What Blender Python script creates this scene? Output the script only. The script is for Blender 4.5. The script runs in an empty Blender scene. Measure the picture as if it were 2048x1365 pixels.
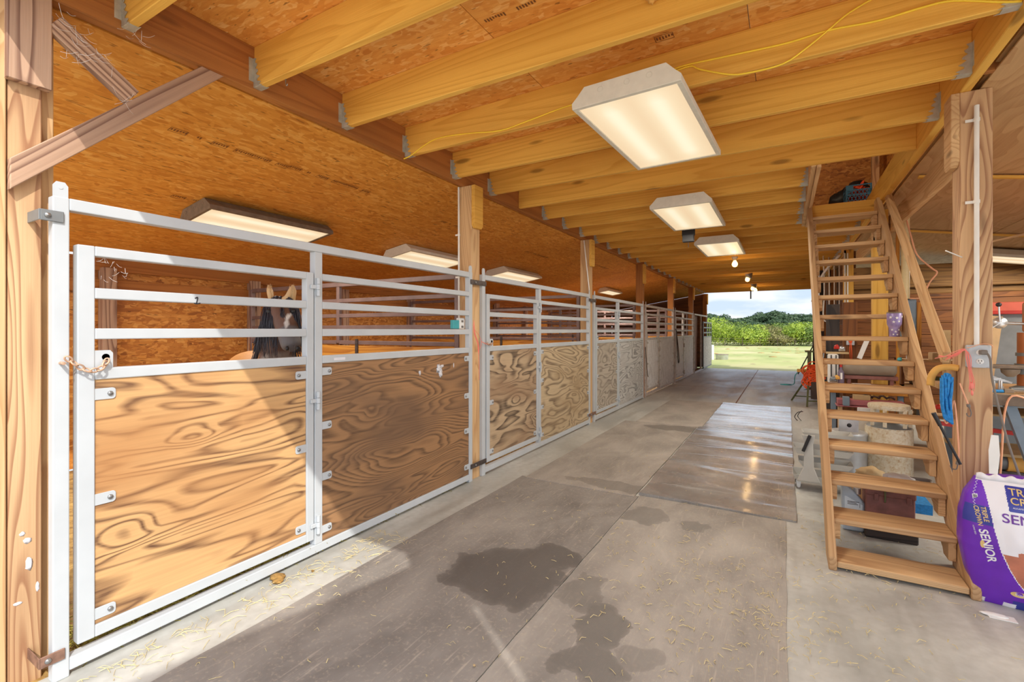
import bpy, bmesh, math, random
from mathutils import Vector, Matrix, noise
R=math.radians
random.seed(7)
scene=bpy.context.scene
col=scene.collection
# ------------------------------------------------------------------ camera, sky, sun, exposure
cam_d=bpy.data.cameras.new('camera'); cam=bpy.data.objects.new('camera',cam_d); col.objects.link(cam)
cam_d.sensor_width=36; cam_d.lens=16.515; cam_d.shift_y=-22/2048; cam_d.clip_start=.05; cam_d.clip_end=2000
cam.location=(0,0,1.4); cam.rotation_euler=(R(90),0,.5262)
scene.camera=cam
vs=scene.view_settings
vs.view_transform='Standard'; vs.look='None'; vs.gamma=1; vs.exposure=0.32
try: vs.use_curve_mapping=False
except Exception: pass
try:
    scene.cycles.max_bounces=8; scene.cycles.diffuse_bounces=6; scene.cycles.use_denoising=True
    scene.cycles.sample_clamp_indirect=6
except Exception: pass
SUN=Vector((.92,-.637,1)).normalized()      # towards the sun
w=bpy.data.worlds.new('sky'); scene.world=w; w.use_nodes=True
def sky():
    nt=w.node_tree; nt.nodes.clear(); N=nt.nodes.new; L=nt.links.new
    out=N('ShaderNodeOutputWorld'); bg=N('ShaderNodeBackground'); tc=N('ShaderNodeTexCoord')
    nm=N('ShaderNodeVectorMath'); nm.operation='NORMALIZE'; L(tc.outputs['Generated'],nm.inputs[0])
    sep=N('ShaderNodeSeparateXYZ'); L(nm.outputs[0],sep.inputs[0])
    ramp=N('ShaderNodeValToRGB'); ramp.color_ramp.elements[0].position=0; ramp.color_ramp.elements[0].color=(.60,.72,.90,1)
    ramp.color_ramp.elements[1].position=.7; ramp.color_ramp.elements[1].color=(.42,.60,.95,1)
    L(sep.outputs['Z'],ramp.inputs[0])
    mp=N('ShaderNodeMapping'); mp.inputs['Scale'].default_value=(7,7,26); L(nm.outputs[0],mp.inputs[0])
    no=N('ShaderNodeTexNoise'); no.inputs['Scale'].default_value=1.0; no.inputs['Detail'].default_value=5; L(mp.outputs[0],no.inputs['Vector'])
    cr=N('ShaderNodeValToRGB'); cr.color_ramp.elements[0].position=.42; cr.color_ramp.elements[1].position=.62
    cr.color_ramp.elements[0].color=(0,0,0,1); cr.color_ramp.elements[1].color=(1,1,1,1); L(no.outputs['Fac'],cr.inputs[0])
    mix=N('ShaderNodeMixRGB'); mix.inputs[2].default_value=(.93,.95,1,1); L(cr.outputs[0],mix.inputs[0]); L(ramp.outputs[0],mix.inputs[1])
    dt=N('ShaderNodeVectorMath'); dt.operation='DOT_PRODUCT'; dt.inputs[1].default_value=SUN; L(nm.outputs[0],dt.inputs[0])
    mx=N('ShaderNodeMath'); mx.operation='MAXIMUM'; mx.inputs[1].default_value=0; L(dt.outputs['Value'],mx.inputs[0])
    pw=N('ShaderNodeMath'); pw.operation='POWER'; pw.inputs[1].default_value=2.0; L(mx.outputs[0],pw.inputs[0])
    ml=N('ShaderNodeMath'); ml.operation='MULTIPLY'; ml.inputs[1].default_value=SKY_GLOW; L(pw.outputs[0],ml.inputs[0])
    vm=N('ShaderNodeVectorMath'); vm.operation='SCALE'; vm.inputs[0].default_value=(.97,.98,.99); L(ml.outputs[0],vm.inputs['Scale'])
    ad=N('ShaderNodeVectorMath'); ad.operation='ADD'; L(mix.outputs[0],ad.inputs[0]); L(vm.outputs[0],ad.inputs[1])
    L(ad.outputs[0],bg.inputs['Color']); bg.inputs['Strength'].default_value=.95
    L(bg.outputs[0],out.inputs['Surface'])
SKY_GLOW=1.9
sky()
sd=bpy.data.lights.new('sun','SUN'); sd.energy=3.1; sd.angle=R(.6); sd.color=(1,.95,.86)
so=bpy.data.objects.new('sun',sd); col.objects.link(so); so.location=(6,-6,9)
so.rotation_euler=(-SUN).to_track_quat('-Z','Y').to_euler()
LAMP_W=22.0          # watts of each fluorescent fitting
# ------------------------------------------------------------------ node helper
class G:
    def __init__(s,name):
        s.m=bpy.data.materials.new(name); s.m.use_nodes=True; s.nt=s.m.node_tree; s.nt.nodes.clear()
        s.out=s.n('ShaderNodeOutputMaterial'); s.b=s.n('ShaderNodeBsdfPrincipled'); s.l(s.b.outputs[0],s.out.inputs[0])
    def n(s,t,**k):
        x=s.nt.nodes.new(t)
        for a,b in k.items(): setattr(x,a,b)
        return x
    def l(s,a,b): s.nt.links.new(a,b)
    def set(s,**k):
        for a,b in k.items(): s.b.inputs[a.replace('_',' ')].default_value=b
    def gc(s):
        a=s.n('ShaderNodeAttribute'); a.attribute_name='gc'; return a.outputs['Vector']
    def obj(s): return s.n('ShaderNodeTexCoord').outputs['Object']
    def map(s,v,sc=(1,1,1),loc=(0,0,0),rot=(0,0,0)):
        m=s.n('ShaderNodeMapping'); m.inputs['Scale'].default_value=sc; m.inputs['Location'].default_value=loc; m.inputs['Rotation'].default_value=rot
        s.l(v,m.inputs[0]); return m.outputs[0]
    def noise(s,v,scale=1,detail=3,dist=0,rough=.5):
        x=s.n('ShaderNodeTexNoise'); x.inputs['Scale'].default_value=scale; x.inputs['Detail'].default_value=detail
        x.inputs['Distortion'].default_value=dist; x.inputs['Roughness'].default_value=rough; s.l(v,x.inputs['Vector']); return x.outputs['Fac']
    def math(s,op,a,b=None,c=None):
        x=s.n('ShaderNodeMath',operation=op)
        for i,q in enumerate((a,b,c)):
            if q is None: continue
            if isinstance(q,(int,float)): x.inputs[i].default_value=q
            else: s.l(q,x.inputs[i])
        return x.outputs[0]
    def ramp(s,f,stops,interp='LINEAR'):
        x=s.n('ShaderNodeValToRGB'); r=x.color_ramp; r.interpolation=interp
        while len(r.elements)<len(stops): r.elements.new(.5)
        for e,(p,c) in zip(r.elements,stops): e.position=p; e.color=tuple(c)+(1,) if len(c)==3 else c
        s.l(f,x.inputs[0]); return x.outputs[0]
    def mix(s,f,a,b,mode='MIX'):
        x=s.n('ShaderNodeMixRGB',blend_type=mode)
        for i,q in enumerate((f,a,b)):
            if isinstance(q,(int,float)): x.inputs[i].default_value=q
            elif isinstance(q,tuple): x.inputs[i].default_value=q+(1,) if len(q)==3 else q
            else: s.l(q,x.inputs[i])
        return x.outputs[0]
    def color(s,c): s.l(c,s.b.inputs['Base Color'])
    def bump(s,h,st=.2,d=.01):
        b=s.n('ShaderNodeBump'); b.inputs['Strength'].default_value=st; b.inputs['Distance'].default_value=d; s.l(h,b.inputs['Height']); s.l(b.outputs[0],s.b.inputs['Normal'])
def lin(h):
    f=lambda c: c/12.92 if c<=.04045 else ((c+.055)/1.055)**2.4
    return tuple(f(x/255) for x in h)
def plain(name,rgb,rough=.6,metal=0,var=.12,vs_=9,**k):
    g=G(name); c=lin(rgb)
    f=g.noise(g.obj(),vs_,3)
    g.color(g.ramp(f,[(.3,tuple(x*(1-var) for x in c)),(.7,tuple(min(1,x*(1+var)) for x in c))]))
    g.set(Roughness=rough,Metallic=metal,**k); return g.m
def lumber(name,a,b,ring=16,stretch=.35,knots=True,dark=.8,rough=.7,streak=.5,ringmix=.75):
    """sawn timber: a light colour, b dark latewood; grain runs along gc.x"""
    g=G(name); v=g.gc(); A=lin(a); B=lin(b)
    f=g.noise(g.map(v,(stretch,4.5,4.5)),1.0,1.5,.25)
    s=g.ramp(g.math('FRACT',g.math('MULTIPLY',f,ring*2.6)),[(0,(.0,)*3),(.45,(.12,)*3),(.86,(1,)*3),(.93,(1,)*3),(1,(.0,)*3)])
    fib=g.noise(g.map(v,(3,120,120)),1,2); big=g.noise(g.map(v,(.5,3,3)),1.3,2)
    c=g.mix(g.math('MULTIPLY',s,ringmix),A,B)
    c=g.mix(g.math('MULTIPLY',fib,streak*.7),c,tuple(x*.72 for x in B))
    c=g.mix(g.ramp(big,[(.35,(0,0,0)),(.75,(.55,.55,.55))]),c,tuple(x*.8+.0 for x in B))
    if knots:
        vo=g.n('ShaderNodeTexVoronoi'); vo.inputs['Scale'].default_value=1.0; g.l(g.map(v,(1.3,5,5)),vo.inputs['Vector'])
        k=g.ramp(vo.outputs['Distance'],[(.07,(1,1,1)),(.13,(0,0,0))]); c=g.mix(g.math('MULTIPLY',k,.7),c,tuple(x*.35 for x in B))
    g.color(c); g.set(Roughness=rough); g.bump(fib,.25,.004); return g.m
def osb(name,cols,scale=26,ang=0):
    g=G(name); v=g.gc()
    def layer(rot,sc,loc):
        d=g.noise(v,6,2); x=g.n('ShaderNodeVectorMath',operation='ADD'); y=g.n('ShaderNodeVectorMath',operation='SCALE'); y.inputs['Scale'].default_value=.10
        nz=g.n('ShaderNodeTexNoise'); nz.inputs['Scale'].default_value=5; g.l(v,nz.inputs['Vector']); g.l(nz.outputs['Color'],y.inputs[0]); g.l(v,x.inputs[0]); g.l(y.outputs[0],x.inputs[1])
        vo=g.n('ShaderNodeTexVoronoi'); vo.inputs['Scale'].default_value=1; g.l(g.map(x.outputs[0],sc,loc,(0,0,rot)),vo.inputs['Vector'])
        return g.math('FRACT',g.math('MULTIPLY',vo.outputs['Color'],1.0)),vo
    f1,v1=layer(R(20+ang),(6,scale*1.1,20),(0,0,0)); f2,v2=layer(R(-25+ang),(8,scale*1.25,20),(3,1,2)); f3,v3=layer(R(70+ang),(8,scale*1.2,20),(5,1,7))
    C=[lin(c) for c in cols]
    st=[(0,C[0]),(.3,C[1]),(.65,C[2]),(1,C[3])]
    m1=g.ramp(g.noise(v,9,1),[(.47,(0,0,0)),(.5,(1,1,1))]); m2=g.ramp(g.noise(g.map(v,(1,1,1),(4,2,0)),13,1),[(.56,(0,0,0)),(.58,(1,1,1))])
    c=g.mix(m2,g.mix(m1,g.ramp(f1,st),g.ramp(f2,st)),g.ramp(f3,st))
    fib=g.noise(g.map(v,(8,90,90),rot=(0,0,R(15+ang))),1,2)
    c=g.mix(g.ramp(fib,[(.4,(0,0,0)),(.8,(.45,.45,.45))]),c,C[0])
    dk=g.noise(g.map(v,(11,48,48),rot=(0,0,R(-20+ang))),1,2); c=g.mix(g.ramp(dk,[(.66,(0,0,0)),(.70,(.75,.75,.75))]),c,tuple(x*.3 for x in C[0]))
    lt=g.noise(g.map(v,(10,40,40),(7,3,0),rot=(0,0,R(25+ang))),1,2); c=g.mix(g.ramp(lt,[(.64,(0,0,0)),(.68,(.6,.6,.6))]),c,C[3])
    big=g.noise(v,.9,3); c=g.mix(g.ramp(big,[(.4,(0,0,0)),(.75,(.45,.45,.45))]),c,tuple(x*.8 for x in C[0]))
    g.color(c); g.set(Roughness=.62); g.bump(f1,.2,.004); return g.m
def ply(name,a,b,c3,ring=7,sc=(1,1),seed=0,fine=.4,sharp=(.35,.95),rmix=.9,rot=0):
    """rotary cut plywood face: contour lines of a stretched height field (gc.x along, gc.y up)"""
    g=G(name); v=g.gc(); A,B,C=lin(a),lin(b),lin(c3)
    vv=g.map(v,(.55*sc[0],2.4*sc[1],1),(seed*3.1,seed*1.7,0),(0,0,rot))
    f=g.noise(vv,1.7,2.2,.45,.42)
    kv=g.n('ShaderNodeTexVoronoi'); kv.inputs['Scale'].default_value=1; g.l(g.map(v,(1.5,2.6,1),(seed*1.3+.3,seed*.7,0)),kv.inputs['Vector'])
    f=g.math('ADD',f,g.ramp(kv.outputs['Distance'],[(0,(.30,)*3),(.08,(.20,)*3),(.22,(.05,)*3),(.42,(0,)*3)]))
    s=g.ramp(g.math('FRACT',g.math('MULTIPLY',f,ring)),[(0,(.0,)*3),(sharp[0],(.08,)*3),(sharp[1],(1,)*3),(sharp[1]+.06,(1,)*3),(1,(.05,)*3)])
    fib=g.noise(g.map(v,(2.5,70,1),(seed,0,0)),1,3)
    s2=g.math('MULTIPLY',s,g.math('MULTIPLY_ADD',fib,1.1,.25))
    c=g.mix(g.math('MINIMUM',g.math('MULTIPLY',s2,rmix),1),A,B)
    big=g.noise(g.map(v,(.9,2.2,1),(seed*2,4,0)),1.2,3,.3)
    c=g.mix(g.ramp(big,[(.45,(0,0,0)),(.68,(.8,.8,.8))]),c,C,'MULTIPLY' if False else 'MIX') if fine>0 else c
    c=g.mix(g.math('MULTIPLY',fib,.35),c,tuple(x*.55 for x in B))
    g.color(c); g.set(Roughness=.6); g.bump(s,.12,.003); return g.m
M={}
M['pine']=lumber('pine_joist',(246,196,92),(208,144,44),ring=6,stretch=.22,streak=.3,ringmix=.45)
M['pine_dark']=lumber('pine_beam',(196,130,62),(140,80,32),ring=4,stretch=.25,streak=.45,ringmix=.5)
M['post']=lumber('weathered_post',(226,188,142),(150,100,68),ring=9,stretch=.5,streak=.35,ringmix=.75)
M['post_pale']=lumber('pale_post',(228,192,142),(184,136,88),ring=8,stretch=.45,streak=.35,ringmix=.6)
M['brace']=lumber('brown_brace',(218,182,152),(112,74,58),ring=6,stretch=.35,streak=.5,ringmix=.8)
M['stair']=lumber('worn_stair',(226,188,138),(156,112,72),ring=7,stretch=.3,streak=.45,ringmix=.55)
M['dark']=lumber('dark_siding',(150,92,40),(84,44,18),ring=5,stretch=.3,streak=.7,ringmix=.6)
M['log']=lumber('rough_log',(176,130,70),(92,58,24),ring=5,stretch=.4,streak=.9,ringmix=.7)
M['orange_plank']=lumber('orange_plank',(228,164,66),(168,96,24),ring=5,stretch=.3)
M['char']=lumber('charred_timber',(70,58,52),(28,24,24),ring=5,stretch=.5)
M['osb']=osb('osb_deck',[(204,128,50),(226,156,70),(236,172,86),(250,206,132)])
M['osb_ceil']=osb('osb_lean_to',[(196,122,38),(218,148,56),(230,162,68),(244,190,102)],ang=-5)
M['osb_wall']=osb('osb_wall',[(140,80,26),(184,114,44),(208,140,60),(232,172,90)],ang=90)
M['ply_ceil']=ply('plywood_ceiling',(214,176,128),(186,142,96),(196,156,110),ring=7)
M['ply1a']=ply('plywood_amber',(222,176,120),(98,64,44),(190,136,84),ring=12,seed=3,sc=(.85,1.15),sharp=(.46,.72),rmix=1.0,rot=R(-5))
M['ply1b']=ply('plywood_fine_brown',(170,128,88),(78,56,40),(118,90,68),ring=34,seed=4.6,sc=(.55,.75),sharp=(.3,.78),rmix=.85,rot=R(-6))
M['ply2a']=ply('plywood_burled',(204,178,144),(58,42,34),(160,128,98),ring=12,seed=7,sc=(1.05,.85),sharp=(.4,.82),rmix=1.0)
M['ply2b']=ply('plywood_swirled',(212,190,154),(92,72,54),(172,146,110),ring=15,seed=9.3,sc=(1.0,.8),sharp=(.4,.8),rmix=.9)
M['ply3a']=ply('plywood_grey_brown',(198,188,172),(98,88,80),(180,168,152),ring=13,seed=11,sc=(1.0,.8),sharp=(.4,.8))
M['ply3b']=ply('plywood_grey',(216,217,214),(98,96,96),(198,197,194),ring=17,seed=13,sc=(1.0,.8),sharp=(.4,.8))
M['ply4']=ply('plywood_whitewash',(246,249,252),(180,178,176),(228,230,232),ring=9,seed=15,sc=(3,.3),sharp=(.5,.85),rmix=.6)
M['ply6']=ply('plywood_wavy_grey',(218,208,196),(150,138,126),(200,190,178),ring=9,seed=19,sc=(1.8,.7))
M['rail']=plain('painted_tube',(188,194,199),.42,0,.05,5)
M['rail_worn']=plain('worn_painted_tube',(186,176,168),.5,.1,.25,12)
M['rail_brown']=plain('brown_painted_tube',(122,100,96),.45,.1,.15,8)
M['galv']=plain('galvanised',(196,200,192),.45,.55,.15,30)
M['bolt']=plain('bolt_steel',(150,150,150),.35,.8,.2,40)
M['rust']=plain('rusty_strap',(140,108,92),.6,.4,.35,30)
M['rust_dark']=plain('dark_strap',(84,76,74),.5,.5,.35,30)
M['chain']=plain('rusty_chain',(196,160,134),.5,.3,.3,40)
M['white_pvc']=plain('white_conduit',(232,230,224),.4,0,.05)
M['cream_pvc']=plain('cream_pipe',(226,206,156),.45,0,.1)
M['cable']=plain('yellow_cable',(250,214,60),.45,0,.05)
M['black']=plain('black_plastic',(38,36,38),.5)
M['grey_cord']=plain('grey_cord',(120,112,104),.55)
M['fixture']=plain('fixture_enamel',(224,220,206),.45,0,.05,20)
M['fixture_dark']=plain('fixture_dusty',(120,104,88),.6,0,.2,20)
M['pink']=plain('pink_twine',(242,136,122),.7); M['orange_cord']=plain('orange_cord',(238,92,36),.5)
M['peach']=plain('peach_bungee',(240,176,138),.6); M['blue_rope']=plain('blue_rope',(38,134,204),.7,0,.25,60)
M['green']=plain('green_paint',(92,96,58),.5); M['teal']=plain('teal_plastic',(70,168,176),.5)
M['hay']=plain('hay',(214,190,110),.8,0,.3,60); M['hay_green']=plain('green_hay',(150,140,60),.8,0,.4,60)
M['cart']=plain('cart_enamel',(190,188,180),.45,0,.06); M['brick_red']=plain('faded_red_steel',(132,84,76),.55,.1,.25,14)
M['red']=plain('red_paint',(196,48,38),.45); M['pinkred']=plain('pale_red_paint',(226,108,84),.5,0,.08); M['mauve']=plain('faded_pink_steel',(170,98,102),.5)
M['grey_steel']=plain('grey_steel',(128,132,134),.45,.3,.12); M['blue_steel']=plain('blue_grey_steel',(120,136,150),.5,.1,.12)
M['silver']=plain('bright_metal',(210,212,214),.3,.8,.1,20); M['copper']=plain('brown_enamel',(184,112,64),.4,.2,.12)
M['tan']=plain('tan_card',(206,176,134),.75); M['straw_pad']=plain('ochre_pad',(222,168,84),.7)
M['rustwhite']=(lambda g:(g.color(g.ramp(g.noise(g.obj(),38,6,.3,.7),[(.42,lin((232,222,198))),(.60,lin((216,196,158))),(.74,lin((176,124,78)))])),g.set(Roughness=.55),g.m)[2])(G('rust_flecked_white'))
M['drum']=plain('pale_galvanised_drum',(196,198,198),.4,.45,.12,9)
M['white']=plain('white_stuff',(236,234,230),.6,0,.04); M['jug']=plain('silver_blue_plastic',(176,190,202),.4); M['jug_lab']=plain('jug_label',(218,230,238),.5)
M['crate']=plain('blue_crate',(62,120,160),.5); M['orange_net']=plain('orange_net',(236,84,40),.6)
M['manure']=plain('dung',(150,116,62),.9,0,.35,60); M['brown_tank']=plain('dusty_tank',(150,136,118),.6,0,.12,7)
M['tag']=plain('tan_cardboard',(190,162,118),.8); M['paint_white']=plain('white_splash',(214,214,220),.6)
M['ink']=plain('black_ink',(40,40,46),.6); M['leather']=plain('dark_leather',(70,52,44),.5)
M['amber']=(lambda g:(g.set(**{'Base_Color':(1,.6,.2,1),'Emission_Color':(1,.55,.16,1),'Emission_Strength':6.0}),g.m)[1])(G('lit_bulb'))
def diffuser(name,st=1.0):
    g=G(name); v=g.gc(); sp=g.n('ShaderNodeSeparateXYZ'); g.l(v,sp.inputs[0])
    # two tubes behind a prismatic sheet: bright bands along the length
    f=g.math('COSINE',g.math('MULTIPLY',g.math('SUBTRACT',g.math('ABSOLUTE',sp.outputs['Y']),.13),18))
    e=g.math('POWER',g.math('MULTIPLY_ADD',f,.5,.5),1.6)
    end=g.ramp(g.math('ABSOLUTE',sp.outputs['X']),[(.42,(1,1,1)),(.6,(.45,.45,.45))])
    c=g.ramp(g.math('MULTIPLY',e,end),[(0,lin((238,208,166))),(.6,lin((246,224,184))),(1,lin((255,244,212)))])
    g.set(Roughness=.4,Emission_Strength=st); g.b.inputs['Base Color'].default_value=(.25,.23,.2,1); g.l(c,g.b.inputs['Emission Color']); return g.m
M['diff']=diffuser('diffuser',.74)
# ------------------------------------------------------------------ mesh builder
class MB:
    def __init__(s): s.v=[];s.f=[];s.g=[];s.sm=[];s.mi=[]
    def add(s,vs_,fs,gs=None,smooth=False,mi=0):
        o=len(s.v); s.v+= [Vector(p) for p in vs_]
        for i,f in enumerate(fs):
            s.f.append([o+k for k in f]); s.sm.append(smooth); s.mi.append(mi)
            s.g.append([gs[k] for k in f] if gs else [tuple(vs_[k]) for k in f])
    def box(s,c,size,M3=None,long=None,mi=0,off=None):
        """size along local axes; gc.x runs along the longest local axis (or `long`)"""
        c=Vector(c); h=[x/2 for x in size]; long=long if long is not None else max(range(3),key=lambda i:size[i])
        oth=[i for i in range(3) if i!=long]; off=off or (random.uniform(0,40),random.uniform(0,40),random.uniform(0,40))
        vs_=[];gs=[]
        for i in (-1,1):
            for j in (-1,1):
                for k in (-1,1):
                    p=Vector((i*h[0],j*h[1],k*h[2])); vs_.append(c+(M3@p if M3 else p)); gs.append((p[long]+off[0],p[oth[0]]+off[1],p[oth[1]]+off[2]))
        s.add(vs_,[(0,1,3,2),(4,6,7,5),(0,4,5,1),(2,3,7,6),(0,2,6,4),(1,5,7,3)],gs,mi=mi)
        return s
    def bb(s,x0,x1,y0,y1,z0,z1,**k): return s.box(((x0+x1)/2,(y0+y1)/2,(z0+z1)/2),(abs(x1-x0),abs(y1-y0),abs(z1-z0)),**k)
    def bar(s,p0,p1,wd,th,up=(0,0,1),mi=0):
        """rectangular bar between points: wd across, th along up"""
        p0=Vector(p0);p1=Vector(p1);x=(p1-p0);Ln=x.length;x.normalize();y=Vector(up).cross(x).normalized();z=x.cross(y)
        m=Matrix((x,y,z)).transposed(); return s.box((p0+p1)/2,(Ln,wd,th),m,long=0,mi=mi)
    def cyl(s,p0,p1,r0,r1=None,n=16,cap=True,mi=0,smooth=True):
        r1=r0 if r1 is None else r1; p0=Vector(p0);p1=Vector(p1);x=(p1-p0).normalized()
        a=x.orthogonal().normalized(); b=x.cross(a); vs_=[]
        for p,r in ((p0,r0),(p1,r1)):
            for i in range(n): t=2*math.pi*i/n; vs_.append(p+(a*math.cos(t)+b*math.sin(t))*r)
        s.add(vs_,[(i,(i+1)%n,n+(i+1)%n,n+i) for i in range(n)],smooth=smooth,mi=mi)
        if cap: s.add(vs_,[tuple(range(n-1,-1,-1)),tuple(range(n,2*n))],mi=mi)
        return s
    def lathe(s,c,prof,n=24,ax=(0,0,1),mi=0):
        ax=Vector(ax).normalized(); a=ax.orthogonal().normalized(); b=ax.cross(a); c=Vector(c); vs_=[]
        for r,h in prof:
            for i in range(n): t=2*math.pi*i/n; vs_.append(c+ax*h+(a*math.cos(t)+b*math.sin(t))*r)
        fs=[(j*n+i,j*n+(i+1)%n,(j+1)*n+(i+1)%n,(j+1)*n+i) for j in range(len(prof)-1) for i in range(n)]
        s.add(vs_,fs,smooth=True,mi=mi)
        if prof[0][0]>1e-4: s.add(vs_[:n],[tuple(range(n-1,-1,-1))],mi=mi)
        if prof[-1][0]>1e-4: s.add(vs_[-n:],[tuple(range(n))],mi=mi)
        return s
    def tube(s,pts,r,n=8,mi=0,closed=False,taper=None,sub=4):
        P=[Vector(p) for p in pts]
        if sub>1 and len(P)>2:
            Q=[]; m=len(P); rng=range(m if closed else m-1)
            for i in rng:
                a=P[(i-1)%m] if closed or i>0 else P[0]; b=P[i]; c=P[(i+1)%m]; d=P[(i+2)%m] if closed or i+2<m else P[-1]
                for k in range(sub):
                    t=k/sub; Q.append(.5*((2*b)+(c-a)*t+(2*a-5*b+4*c-d)*t*t+(3*b-a-3*c+d)*t**3))
            if not closed: Q.append(P[-1])
            P=Q
        m=len(P); T=[]
        for i in range(m):
            a=P[(i-1)%m] if closed or i>0 else P[i]; b=P[(i+1)%m] if closed or i<m-1 else P[i]; T.append((b-a).normalized() if (b-a).length>1e-9 else Vector((0,0,1)))
        u=T[0].orthogonal().normalized(); vs_=[]
        for i in range(m):
            u=(u-T[i]*u.dot(T[i])); u=u.normalized() if u.length>1e-6 else T[i].orthogonal().normalized(); v=T[i].cross(u)
            rr=r*(1 if not taper else (1-taper*i/(m-1)))
            for k in range(n): t=2*math.pi*k/n; vs_.append(P[i]+(u*math.cos(t)+v*math.sin(t))*rr)
        fs=[]
        for i in range(m if closed else m-1):
            j=(i+1)%m
            for k in range(n): fs.append((i*n+k,i*n+(k+1)%n,j*n+(k+1)%n,j*n+k))
        if not closed: fs+= [tuple(range(n-1,-1,-1)),tuple((m-1)*n+k for k in range(n))]
        s.add(vs_,fs,smooth=True,mi=mi); return s
    def prism(s,poly,o,ux,uy,depth,mi=0,off=None):
        """extrude a 2D polygon (in ux,uy from o) along ux x uy by depth"""
        o=Vector(o);ux=Vector(ux).normalized();uy=Vector(uy).normalized();n=ux.cross(uy).normalized()
        off=off or (random.uniform(0,40),random.uniform(0,40),0); k=len(poly)
        vs_=[o+ux*a+uy*b for a,b in poly]+[o+ux*a+uy*b+n*depth for a,b in poly]
        gs=[(a+off[0],b+off[1],0) for a,b in poly]+[(a+off[0],b+off[1],depth) for a,b in poly]
        s.add(vs_,[tuple(range(k-1,-1,-1)),tuple(range(k,2*k))]+[(i,(i+1)%k,k+(i+1)%k,k+i) for i in range(k)],gs,mi=mi); return s
    def blob(s,c,r,sub=3,amp=.15,fr=2.0,seed=0,mi=0):
        bm=bmesh.new(); bmesh.ops.create_icosphere(bm,subdivisions=sub,radius=1); c=Vector(c); r=Vector(r) if not isinstance(r,(int,float)) else Vector((r,r,r))
        vs_=[]
        for v in bm.verts:
            d=v.co.normalized(); k=1+amp*noise.noise(d*fr+Vector((seed*7.3,seed*1.1,seed))); vs_.append(c+Vector((d.x*r.x,d.y*r.y,d.z*r.z))*k)
        s.add(vs_,[[v.index for v in f.verts] for f in bm.faces],smooth=True,mi=mi); bm.free(); return s
    def build(s,name,mat,parent=None,bev=0,seg=1):
        me=bpy.data.meshes.new(name); me.from_pydata([tuple(v) for v in s.v],[],s.f); 
        at=me.attributes.new('gc','FLOAT_VECTOR','CORNER'); flat=[x for f in s.g for p in f for x in p]; at.data.foreach_set('vector',flat)
        me.polygons.foreach_set('use_smooth',s.sm)
        for m in (mat if isinstance(mat,(list,tuple)) else [mat]): me.materials.append(M[m] if isinstance(m,str) else m)
        me.polygons.foreach_set('material_index',s.mi)
        me.update(); o=bpy.data.objects.new(name,me); col.objects.link(o)
        if parent:
            o.parent=parent
            if parent.parent is None: o.matrix_parent_inverse=Matrix.Translation(-parent.location)   # parts are written in world coordinates
        if bev:
            b=o.modifiers.new('bevel','BEVEL'); b.width=bev; b.segments=seg; b.limit_method='ANGLE'; b.angle_limit=R(40)
        return o
def tag(o,label,cat,group=None,kind=None):
    o['label']=label; o['category']=cat
    if group: o['group']=group
    if kind: o['kind']=kind
    return o
def thing(name,label,cat,loc=(0,0,0),group=None):
    o=bpy.data.objects.new(name,None); o.empty_display_size=.1; o.location=loc; col.objects.link(o)
    return tag(o,label,cat,group)
def struct(o): o['kind']='structure'; return o
def lab(o,l): o['label']=l; return o
# children keep world coordinates: parent inverse undoes the empty's offset
bpy.context.view_layer.update()
# ------------------------------------------------------------------ setting
Y0,PITCH=.62,3.05
PY=[Y0+PITCH*k for k in range(7)]            # post lines
XF=-2.5                                      # aisle face of the stall fronts
ZB=2.755                                     # underside of the loft beams
XL,XR=-6.2,4.6                               # outer walls
SL=.165                                      # lean-to slope
def zl(x): return 2.755+SL*(x+2.67)
def zr(x): return 2.74-SL*(x-.95)
def concrete():
    g=G('concrete'); v=g.obj()
    a=g.noise(g.map(v,(1,.5,1)),1.6,5,.3,.6); b=g.noise(v,22,3); c=g.noise(g.map(v,(5,.7,1)),1.2,3)
    base=g.ramp(a,[(.3,lin((152,154,150))),(.5,lin((184,185,180))),(.7,lin((206,206,200)))])
    c2=g.mix(g.ramp(b,[(.3,(0,0,0)),(.8,(.4,.4,.4))]),base,lin((146,142,134)))
    c3=g.mix(g.ramp(c,[(.5,(0,0,0)),(.75,(.45,.45,.45))]),c2,lin((120,112,102)))
    g.color(c3); g.l(g.ramp(a,[(.3,(.34,)*3),(.7,(.62,)*3)]),g.b.inputs['Roughness']); g.bump(b,.08,.004); return g.m
M['concrete']=concrete()
def dirt(name,c1,c2,sc=5): 
    g=G(name); v=g.obj(); g.color(g.ramp(g.noise(v,sc,6,.3,.65),[(.35,lin(c1)),(.65,lin(c2))])); g.set(Roughness=.95); g.bump(g.noise(v,sc*6,4),.5,.02); return g.m
M['stallfloor']=dirt('stall_bedding',(118,86,46),(196,160,92),9)
def pasture():
    g=G('pasture'); v=g.obj()
    a=g.noise(g.map(v,(.25,.09,1)),1,5,.2,.6); b=g.noise(g.map(v,(1.2,.35,1)),1,4); 
    c=g.ramp(a,[(.35,lin((128,140,74))),(.5,lin((158,158,98))),(.68,lin((180,168,126)))])
    c=g.mix(g.ramp(b,[(.62,(0,0,0)),(.7,(.6,.6,.6))]),c,lin((120,100,64)))
    g.color(c); g.set(Roughness=.95); return g.m
M['pasture']=pasture()
M['gravel']=dirt('pale_gravel',(196,184,160),(222,210,190),3)
m=MB(); m.bb(-2.57,XR,.3,18.6,-.12,0,long=1); struct(m.build('floor','concrete'))
m=MB(); m.bb(XL,-2.57,.3,18.6,-.12,-.015,long=1); struct(m.build('floor_stalls','stallfloor'))
m=MB(); m.bb(-30,30,-25,.3,-.14,-.03); struct(m.build('ground_front','gravel'))
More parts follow.
